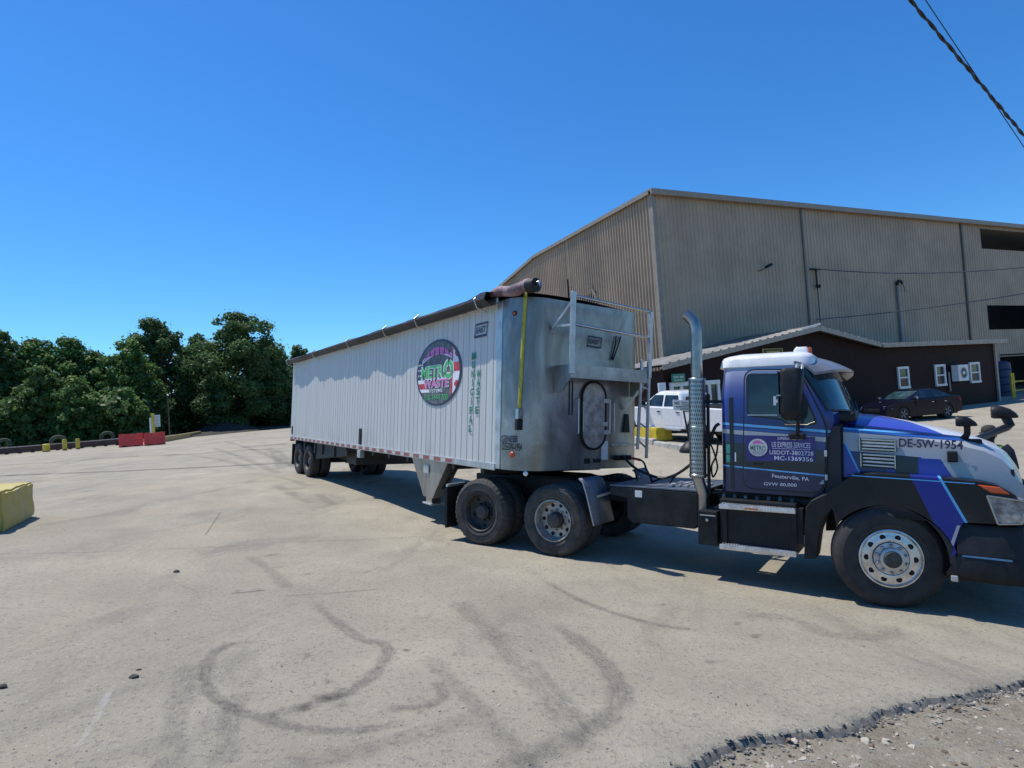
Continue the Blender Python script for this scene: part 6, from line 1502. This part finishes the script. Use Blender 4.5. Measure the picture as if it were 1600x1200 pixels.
# ------------------------------------------------------------------ pickup and saloon by the office
M['spoke'] = plain('grey_alloy', (.20, .20, .21), .4, .5, var=.2)
def car_wheel(par, x, y, R, W=.22):
    w_ = empty('wheel'); w_.parent = par; s_ = R / .515
    tyre_mesh(.515, W / s_, .34, None, 3, 48).build('tyre', M['rubber'], w_, smooth=32)
    rim = MB().lathe([(.345, .02), (.335, -.004), (.32, .0), (.31, .03), (.30, .09), (0, .10)], (0, 0, 0), (0, 1, 0), 32).build('rim', M['wheeldark'], w_, smooth=35)
    for k in range(5):
        a = 2 * pi * k / 5; sp_ = MB()
        sp_.hexa([(.06*cos(a+.5), .02, .06*sin(a+.5)), (.06*cos(a-.5), .02, .06*sin(a-.5)), (.31*cos(a-.16), .01, .31*sin(a-.16)), (.31*cos(a+.16), .01, .31*sin(a+.16))], [(.06*cos(a+.5), .09, .06*sin(a+.5)), (.06*cos(a-.5), .09, .06*sin(a-.5)), (.31*cos(a-.16), .07, .31*sin(a-.16)), (.31*cos(a+.16), .07, .31*sin(a+.16))])
        sp_.build('spoke', M['spoke'], rim)
    w_.scale = (s_, s_, s_); w_.location = (x, y, R); w_.rotation_euler = (0, 0, 0 if y < 0 else pi); return w_
def arch_poly(pts, wheels, r, zc):
    """lower body outline with wheel arches cut in along the sill (pts run over the top from rear to front)"""
    z0 = pts[-1][1]; out = list(pts)
    for x in sorted(wheels, reverse=True):
        a0 = math.asin(max(-1, min(1, (z0 - zc) / r)))
        out += [(x + r * cos(a), zc + r * sin(a)) for a in np.linspace(a0, pi - a0, 14)]
    return out
def ground_frame(px_a, yaw):
    p = onground(*px_a); return p
# white pickup: origin on the ground under its rear axle
pr = np.array([7.60, 22.6]); yaw = atan2(.85, -.53)
zr = g1(*pr); pf = pr + 3.75 * np.array([cos(yaw), sin(yaw)]); zf = g1(*pf) + .10
pk = empty('pickup_truck', (pr[0], pr[1], zr)); pk.rotation_euler = (0, -atan2(zf - zr, 3.75), yaw)
tag(pk, 'white crew cab pickup parked nose in before the office entrance', 'pickup')
M['carwhite'] = plain('white_car_paint', (.80, .80, .80), .25, var=.04, coat=.6)
WB = 3.75
low = [(-1.25, .55), (-1.27, 1.0), (-1.24, 1.36), (.62, 1.38), (.66, 1.30), (2.75, 1.30), (2.95, 1.29), (3.3, 1.27), (4.45, 1.18), (4.66, 1.05), (4.72, .80), (4.68, .50)]
MB().prism(arch_poly(low, (0, WB), .53, .44), 'y', -.98, .98).build('body', M['carwhite'], pk, bevel=.06, seg=3)
def cabr(z, x0, x1, w_): return [(x, y, z) for x, y in rrect(x0, x1, -w_, w_, .12, 4)]
MB().loft([cabr(1.28, .68, 2.98, .94), cabr(1.32, .69, 2.94, .93), cabr(1.82, .92, 2.26, .80), cabr(1.92, 1.02, 2.1, .74), cabr(1.955, 1.2, 1.95, .62)]).build('cab', M['carwhite'], pk, smooth=35)
def sidepane(par, pts, ywin, name='window'):   # pts (x,z); y from sloping side
    for s_ in (-1, 1):
        f = [(x, s_ * (ywin(z) + .006), z) for x, z in pts]; b_ = [(x, s_ * (ywin(z) - .01), z) for x, z in pts]
        MB().loft([b_, f]).build(name, M['glass'], par)
yw = lambda z: np.interp(z, [1.32, 1.82], [.93, .80])
sidepane(pk, rpoly([(.86, 1.37), (1.66, 1.35), (1.66, 1.80), (1.0, 1.80)], .04), yw); sidepane(pk, rpoly([(1.74, 1.35), (2.72, 1.35), (2.22, 1.79), (1.74, 1.80)], .04), yw)
MB().loft([[(2.88, y * .86, 1.36) for y in (-1, 1)] + [(2.31, y * .76, 1.80) for y in (1, -1)], [(2.90, y * .86, 1.36) for y in (-1, 1)] + [(2.33, y * .76, 1.80) for y in (1, -1)]]).build('windscreen', M['glassblue'], pk)
MB().box(.70, .72, -.7, .7, 1.42, 1.75).build('rear_window', M['glass'], pk)
MB().box(-1.15, .55, -.82, .82, 1.385, 1.395).build('bed_cover', M['black'], pk)
for s_ in (-1, 1):
    for x0, x1 in ((.72, 1.68), (1.72, 2.80)):
        d_ = MB().prism(rpoly([(x0, .62), (x1, .62), (x1 + (.12 if x1 > 2 else 0), 1.29), (x0, 1.29)], .05), 'y', *sorted((s_ * .975, s_ * .986))).build('door', M['carwhite'], pk, bevel=.004)
        MB().box(x0 + .08, x0 + .26, *sorted((s_ * .985, s_ * 1.01)), 1.12, 1.16).build('handle', M['ink'], d_, bevel=.005)
    MB().loft([[(2.60 + dx, s_ * y, z) for y, z in ((.95, 1.30), (1.22, 1.30), (1.22, 1.55), (.98, 1.55))] for dx in (0, .14)]).build('door_mirror', M['black'], pk, bevel=.03)
    MB().box(.7, 2.85, *sorted((s_ * .95, s_ * 1.08)), .44, .52).build('running_board', M['galv'], pk, bevel=.01)
    MB().box(4.50, 4.70, *sorted((s_ * .62, s_ * .96)), .90, 1.10).build('headlight', M['lamp'], pk, bevel=.03); MB().box(-1.28, -1.20, *sorted((s_ * .78, s_ * .985)), .90, 1.3).build('tail_lamp', M['red'], pk, bevel=.02)
    mb = MB(); mb.box(.05, .55, *sorted((s_ * .978, s_ * .988)), 1.20, 1.245); mb.build('bed_badge', M['ink'], pk)
    for x in (0, WB):
        MB().prism([(x + .5 * cos(a), .44 + .5 * sin(a)) for a in np.linspace(0, 2*pi, 24, endpoint=False)], 'y', *sorted((s_ * .60, s_ * .93))).build('wheel_well', M['void'], pk)
        car_wheel(pk, x, s_ * .99, .42, .28)
MB().box(4.6, 4.80, -.95, .95, .50, .72).build('front_bumper', M['chrome'], pk, bevel=.04); MB().box(-1.45, -1.26, -.95, .95, .55, .72).build('rear_bumper', M['chrome'], pk, bevel=.03)
MB().box(4.66, 4.74, -.6, .6, .74, 1.08).build('grille', M['black'], pk, bevel=.02); MB().box(-1.2, 4.5, -.7, .7, .38, .56).build('underbody', M['ink'], pk)
# dark saloon: origin under its rear axle
ra = onground(1453.5, 652.5); best = None
for a in np.linspace(radians(150), radians(225), 300):
    q = ra[:2] + 2.78 * np.array([cos(a), sin(a)]); u_ = proj((q[0], q[1], g1(*q) + .3))[0]
    e = abs(u_ - 1388)
    if best is None or e < best[0]: best = (e, a)
yaw = best[1]; q = ra[:2] + 2.78 * np.array([cos(yaw), sin(yaw)])
sd = empty('sedan', tuple(ra)); sd.rotation_euler = (0, -atan2(g1(*q) - ra[2], 2.78), yaw); sd.scale = (1.04,) * 3
tag(sd, 'dark navy sedan parked in the shade of the brown office', 'car')
mtn, nt, b = new_mat('dark_navy_car_paint'); setc(b, (.005, .006, .016)); setf(b, 'Roughness', .12); setf(b, 'Specular IOR Level', .2); M['carnavy'] = mtn
WB = 2.78
low = [(-1.05, .30), (-1.08, .72), (-1.02, 1.02), (-.55, 1.06), (.1, 1.0), (2.2, .96), (3.2, .84), (3.62, .70), (3.70, .45), (3.66, .22)]
rings = []
prof = arch_poly(low, (0, WB), .37, .33)
def taper(x): return 1 - .16 * max(0, (x - 2.9) / .8) ** 2 - .10 * max(0, (-.3 - x) / .8) ** 2
mb = MB()
for y, k in ((-.90, .94), (-.88, .985), (-.80, 1.0), (0, 1.02), (.80, 1.0), (.88, .985), (.90, .94)):
    rings.append([(x, y * taper(x), .6 + (z - .6) * (k if z > .6 else 1)) for x, z in prof])
mb.loft(rings).build('body', M['carnavy'], sd, smooth=30)
def sec(z, x0, x1, w_): return [(x, y, z) for x, y in rrect(x0, x1, -w_, w_, .14, 4)]
MB().loft([sec(.93, -.62, 2.42, .84), sec(1.0, -.55, 2.28, .82), sec(1.2, -.18, 1.84, .73), sec(1.36, .22, 1.45, .64), sec(1.43, .5, 1.2, .54), sec(1.45, .7, 1.05, .35)]).build('cabin', M['carnavy'], sd, smooth=40)
yw = lambda z: np.interp(z, [1.0, 1.2, 1.36], [.825, .737, .65])
sidepane(sd, rpoly([(-.28, 1.03), (.75, 1.02), (.75, 1.345), (.28, 1.33), (-.05, 1.2)], .03), yw); sidepane(sd, rpoly([(.82, 1.02), (2.12, 1.01), (1.75, 1.2), (1.42, 1.34), (.82, 1.35)], .03), yw)
for dx, nm, sg_ in ((1, 'windscreen', 1), (0, 'rear_window', -1)):
    A = [(2.24, 1.01, .70), (1.84, 1.2, .63), (1.49, 1.345, .56)] if dx else [(-.50, 1.01, .68), (-.18, 1.2, .62), (.18, 1.345, .54)]
    rows = [[(x + sg_ * .02 - sg_ * .05 * t * t, t * w_, z + .012) for t in np.linspace(-1, 1, 9)] for x, z, w_ in A]; MB().grid(rows).build(nm, M['glassblue'], sd, smooth=60)
for s_ in (-1, 1):
    MB().loft([[(2.0 + dx, s_ * y, z) for y, z in ((.84, 1.0), (1.04, .99), (1.05, 1.12), (.88, 1.13))] for dx in (0, .12)]).build('door_mirror', M['chrome'], sd, bevel=.04)
    MB().loft([[(x, s_ * y, z) for x, y, z in ((3.38, .82, .58), (3.64, .60, .58), (3.60, .56, .72), (3.30, .80, .76))], [(x + .03, s_ * (y + .025), z) for x, y, z in ((3.38, .82, .58), (3.64, .60, .58), (3.60, .56, .72), (3.30, .80, .76))]]).build('headlight', M['chrome'], sd, bevel=.01)
    MB().loft([[(x, s_ * y, z) for x, y, z in ((-.9, .86, .78), (-1.07, .60, .78), (-1.04, .58, .95), (-.86, .85, .95))], [(x - .02, s_ * (y + .02), z) for x, y, z in ((-.9, .86, .78), (-1.07, .60, .78), (-1.04, .58, .95), (-.86, .85, .95))]]).build('tail_lamp', M['red'], sd)
    for x0, x1 in ((-.02, .76), (.80, 2.0)):
        d_ = MB().prism(rpoly([(x0 + (.25 if x0 < .2 else 0), .30), (x1, .30), (x1, .93), (x0, .93)], .05), 'y', *sorted((s_ * .895, s_ * .904))).build('door', M['carnavy'], sd, bevel=.004); MB().box(x0 + .08, x0 + .24, *sorted((s_ * .90, s_ * .92)), .80, .83).build('handle', M['galv'], d_)
    for x in (0, WB):
        MB().prism([(x + .355 * cos(a), .33 + .355 * sin(a)) for a in np.linspace(0, 2*pi, 24, endpoint=False)], 'y', *sorted((s_ * .55, s_ * .83))).build('wheel_well', M['void'], sd); car_wheel(sd, x, s_ * .90, .33, .21)
MB().box(3.60, 3.69, -.42, .42, .34, .62).build('grille', M['black'], sd, bevel=.02); MB().box(-.9, 3.5, -.7, .7, .18, .3).build('underbody', M['ink'], sd)

# ------------------------------------------------------------------ man standing behind the bonnet
hp = atd(1545, 668, 9.5); gzp = g1(hp[0], hp[1]); K = (hp[2] - gzp) / 1.74
mp = empty('person', (hp[0], hp[1], gzp)); mp.scale = (K,) * 3; mp.rotation_euler = (0, 0, radians(205))
tag(mp, 'person in a dark cap and hi-vis vest standing behind the truck bonnet', 'person')
M['skin'] = plain('brown_skin', (.16, .085, .055), .55, var=.15); M['hair'] = plain('dark_hair', (.012, .010, .009), .7); M['cap'] = plain('dark_cap', (.03, .027, .024), .85, var=.3); M['hivis'] = plain('hivis_vest', (.55, .75, .08), .7, var=.12); M['navycloth'] = plain('navy_work_shirt', (.018, .022, .04), .85, var=.3)
V, Ed, Rd = [], [], []
def J(p, r, par=None):
    V.append(p); Rd.append(r); i = len(V) - 1
    if par is not None: Ed.append((par, i))
    return i
pel = J((0, 0, .95), .145); sp1 = J((0, 0, 1.12), .13, pel); ch = J((.01, 0, 1.32), .15, sp1); nk0 = J((.0, 0, 1.46), .07, ch); nk = J((.01, 0, 1.53), .055, nk0); hd = J((.02, 0, 1.62), .085, nk); hd2 = J((.015, 0, 1.69), .085, hd)
for s_ in (-1, 1):
    h_ = J((0, s_ * .09, .90), .095, pel); k_ = J((.015, s_ * .11, .50), .06, h_); a_ = J((-.02, s_ * .12, .09), .04, k_); f_ = J((.06, s_ * .13, .04), .042, a_); J((.17, s_ * .145, .03), .03, f_)
    sh = J((0, s_ * .19, 1.41), .065, ch); el = J((-.03, s_ * .25, 1.13), .044, sh); wr = J((.06, s_ * .26, .88), .028, el); pm = J((.09, s_ * .26, .80), .032, wr)
    for k, (dy, ln) in enumerate(((-.028, .075), (-.009, .085), (.010, .08), (.028, .062))): f1 = J((.11, s_ * .26 + dy, .745), .009, pm); f2 = J((.115, s_ * .26 + dy, .745 - ln * .5), .008, f1); J((.10, s_ * .26 + dy, .745 - ln), .007, f2)
    t1 = J((.125, s_ * .235, .80), .011, pm); J((.145, s_ * .225, .755), .009, t1)
me = bpy.data.meshes.new('body'); me.from_pydata(V, Ed, []); bo = bpy.data.objects.new('body', me); COL.objects.link(bo); bo.parent = mp
sk_ = bo.modifiers.new('skin', 'SKIN'); sk_.use_smooth_shade = True; bo.modifiers.new('sub', 'SUBSURF').levels = 1; bo.modifiers['sub'].render_levels = 2
for i, r in enumerate(Rd): me.skin_vertices[0].data[i].radius = (r, r)
me.skin_vertices[0].data[0].use_root = True
me.materials.append(M['skin'])
def ering(z, rx, ry, cx=0, n=22): return [(cx + rx * cos(a), ry * sin(a), z) for a in np.linspace(0, 2*pi, n, endpoint=False)]
MB().loft([ering(.93, .17, .20), ering(1.1, .165, .19), ering(1.3, .18, .22, .01), ering(1.42, .15, .22, .005), ering(1.475, .10, .14)], cap=False).build('vest', M['hivis'], mp, smooth=60)
for s_ in (-1, 1):
    MB().tube([(0, s_ * .16, 1.44), (-.005, s_ * .215, 1.38), (-.02, s_ * .245, 1.25), (-.035, s_ * .262, 1.12)], [.085, .083, .07, .062], 14, False).build('sleeve', M['navycloth'], mp, smooth=60)
    MB().tube([(0, s_ * .085, .97), (.005, s_ * .1, .75), (.015, s_ * .11, .5), (-.01, s_ * .12, .13)], [.115, .105, .085, .075], 14, False).build('trouser_leg', M['navycloth'], mp, smooth=60)
    MB().loft([[(x, s_ * .135 + y, z) for x, y in rrect(-.09, .20, -.05, .05, .045, 4)] for z in (0, .05, .09)]).build('boot', M['ink'], mp, smooth=40)
MB().loft([ering(1.20, .172, .208, .005), ering(1.26, .178, .216, .008)], cap=False).build('vest_stripe', M['signwhite'], mp, smooth=60)
MB().loft([ering(1.665, .113, .092, .012), ering(1.70, .115, .094, .012), ering(1.745, .10, .082, .008), ering(1.775, .06, .05, 0), ering(1.782, .01, .01, 0)]).build('cap', M['cap'], mp, smooth=60)
MB().grid([[(.10 + .11 * r_ * cos(a) , .09 * sin(a) * (1 - .2 * r_), 1.675 - .02 * r_ ) for a in np.linspace(-1.4, 1.4, 11)] for r_ in np.linspace(0, 1, 4)]).build('cap_peak', M['cap'], mp, smooth=60)
MB().loft([ering(1.52, .045, .05, .05), ering(1.545, .075, .068, .045), ering(1.58, .078, .083, .035), ering(1.60, .06, .088, .02)]).build('beard', M['hair'], mp, smooth=60)
for s_ in (-1, 1):
    MB().lathe([(0, -.012), (.011, -.004), (.012, .004), (0, .012)], (.098, s_ * .033, 1.645), (1, 0, 0), 10).build('eye', M['ink'], mp, smooth=60)
    MB().lathe([(0, -.008), (.022, -.006), (.03, 0), (.0, .006)], (.01, s_ * .092, 1.625), (0, s_, 0), 10).build('ear', M['skin'], mp, smooth=60)
MB().loft([[(.095, -.012, 1.65), (.095, .012, 1.65), (.10, 0, 1.652)], [(.10, -.018, 1.607), (.10, .018, 1.607), (.128, 0, 1.61)], [(.095, -.014, 1.60), (.095, .014, 1.60), (.10, 0, 1.598)]]).build('nose', M['skin'], mp, smooth=60)
MB().box(.098, .106, -.024, .024, 1.572, 1.582).build('mouth', plain('lips', (.12, .05, .04), .5), mp, bevel=.004)
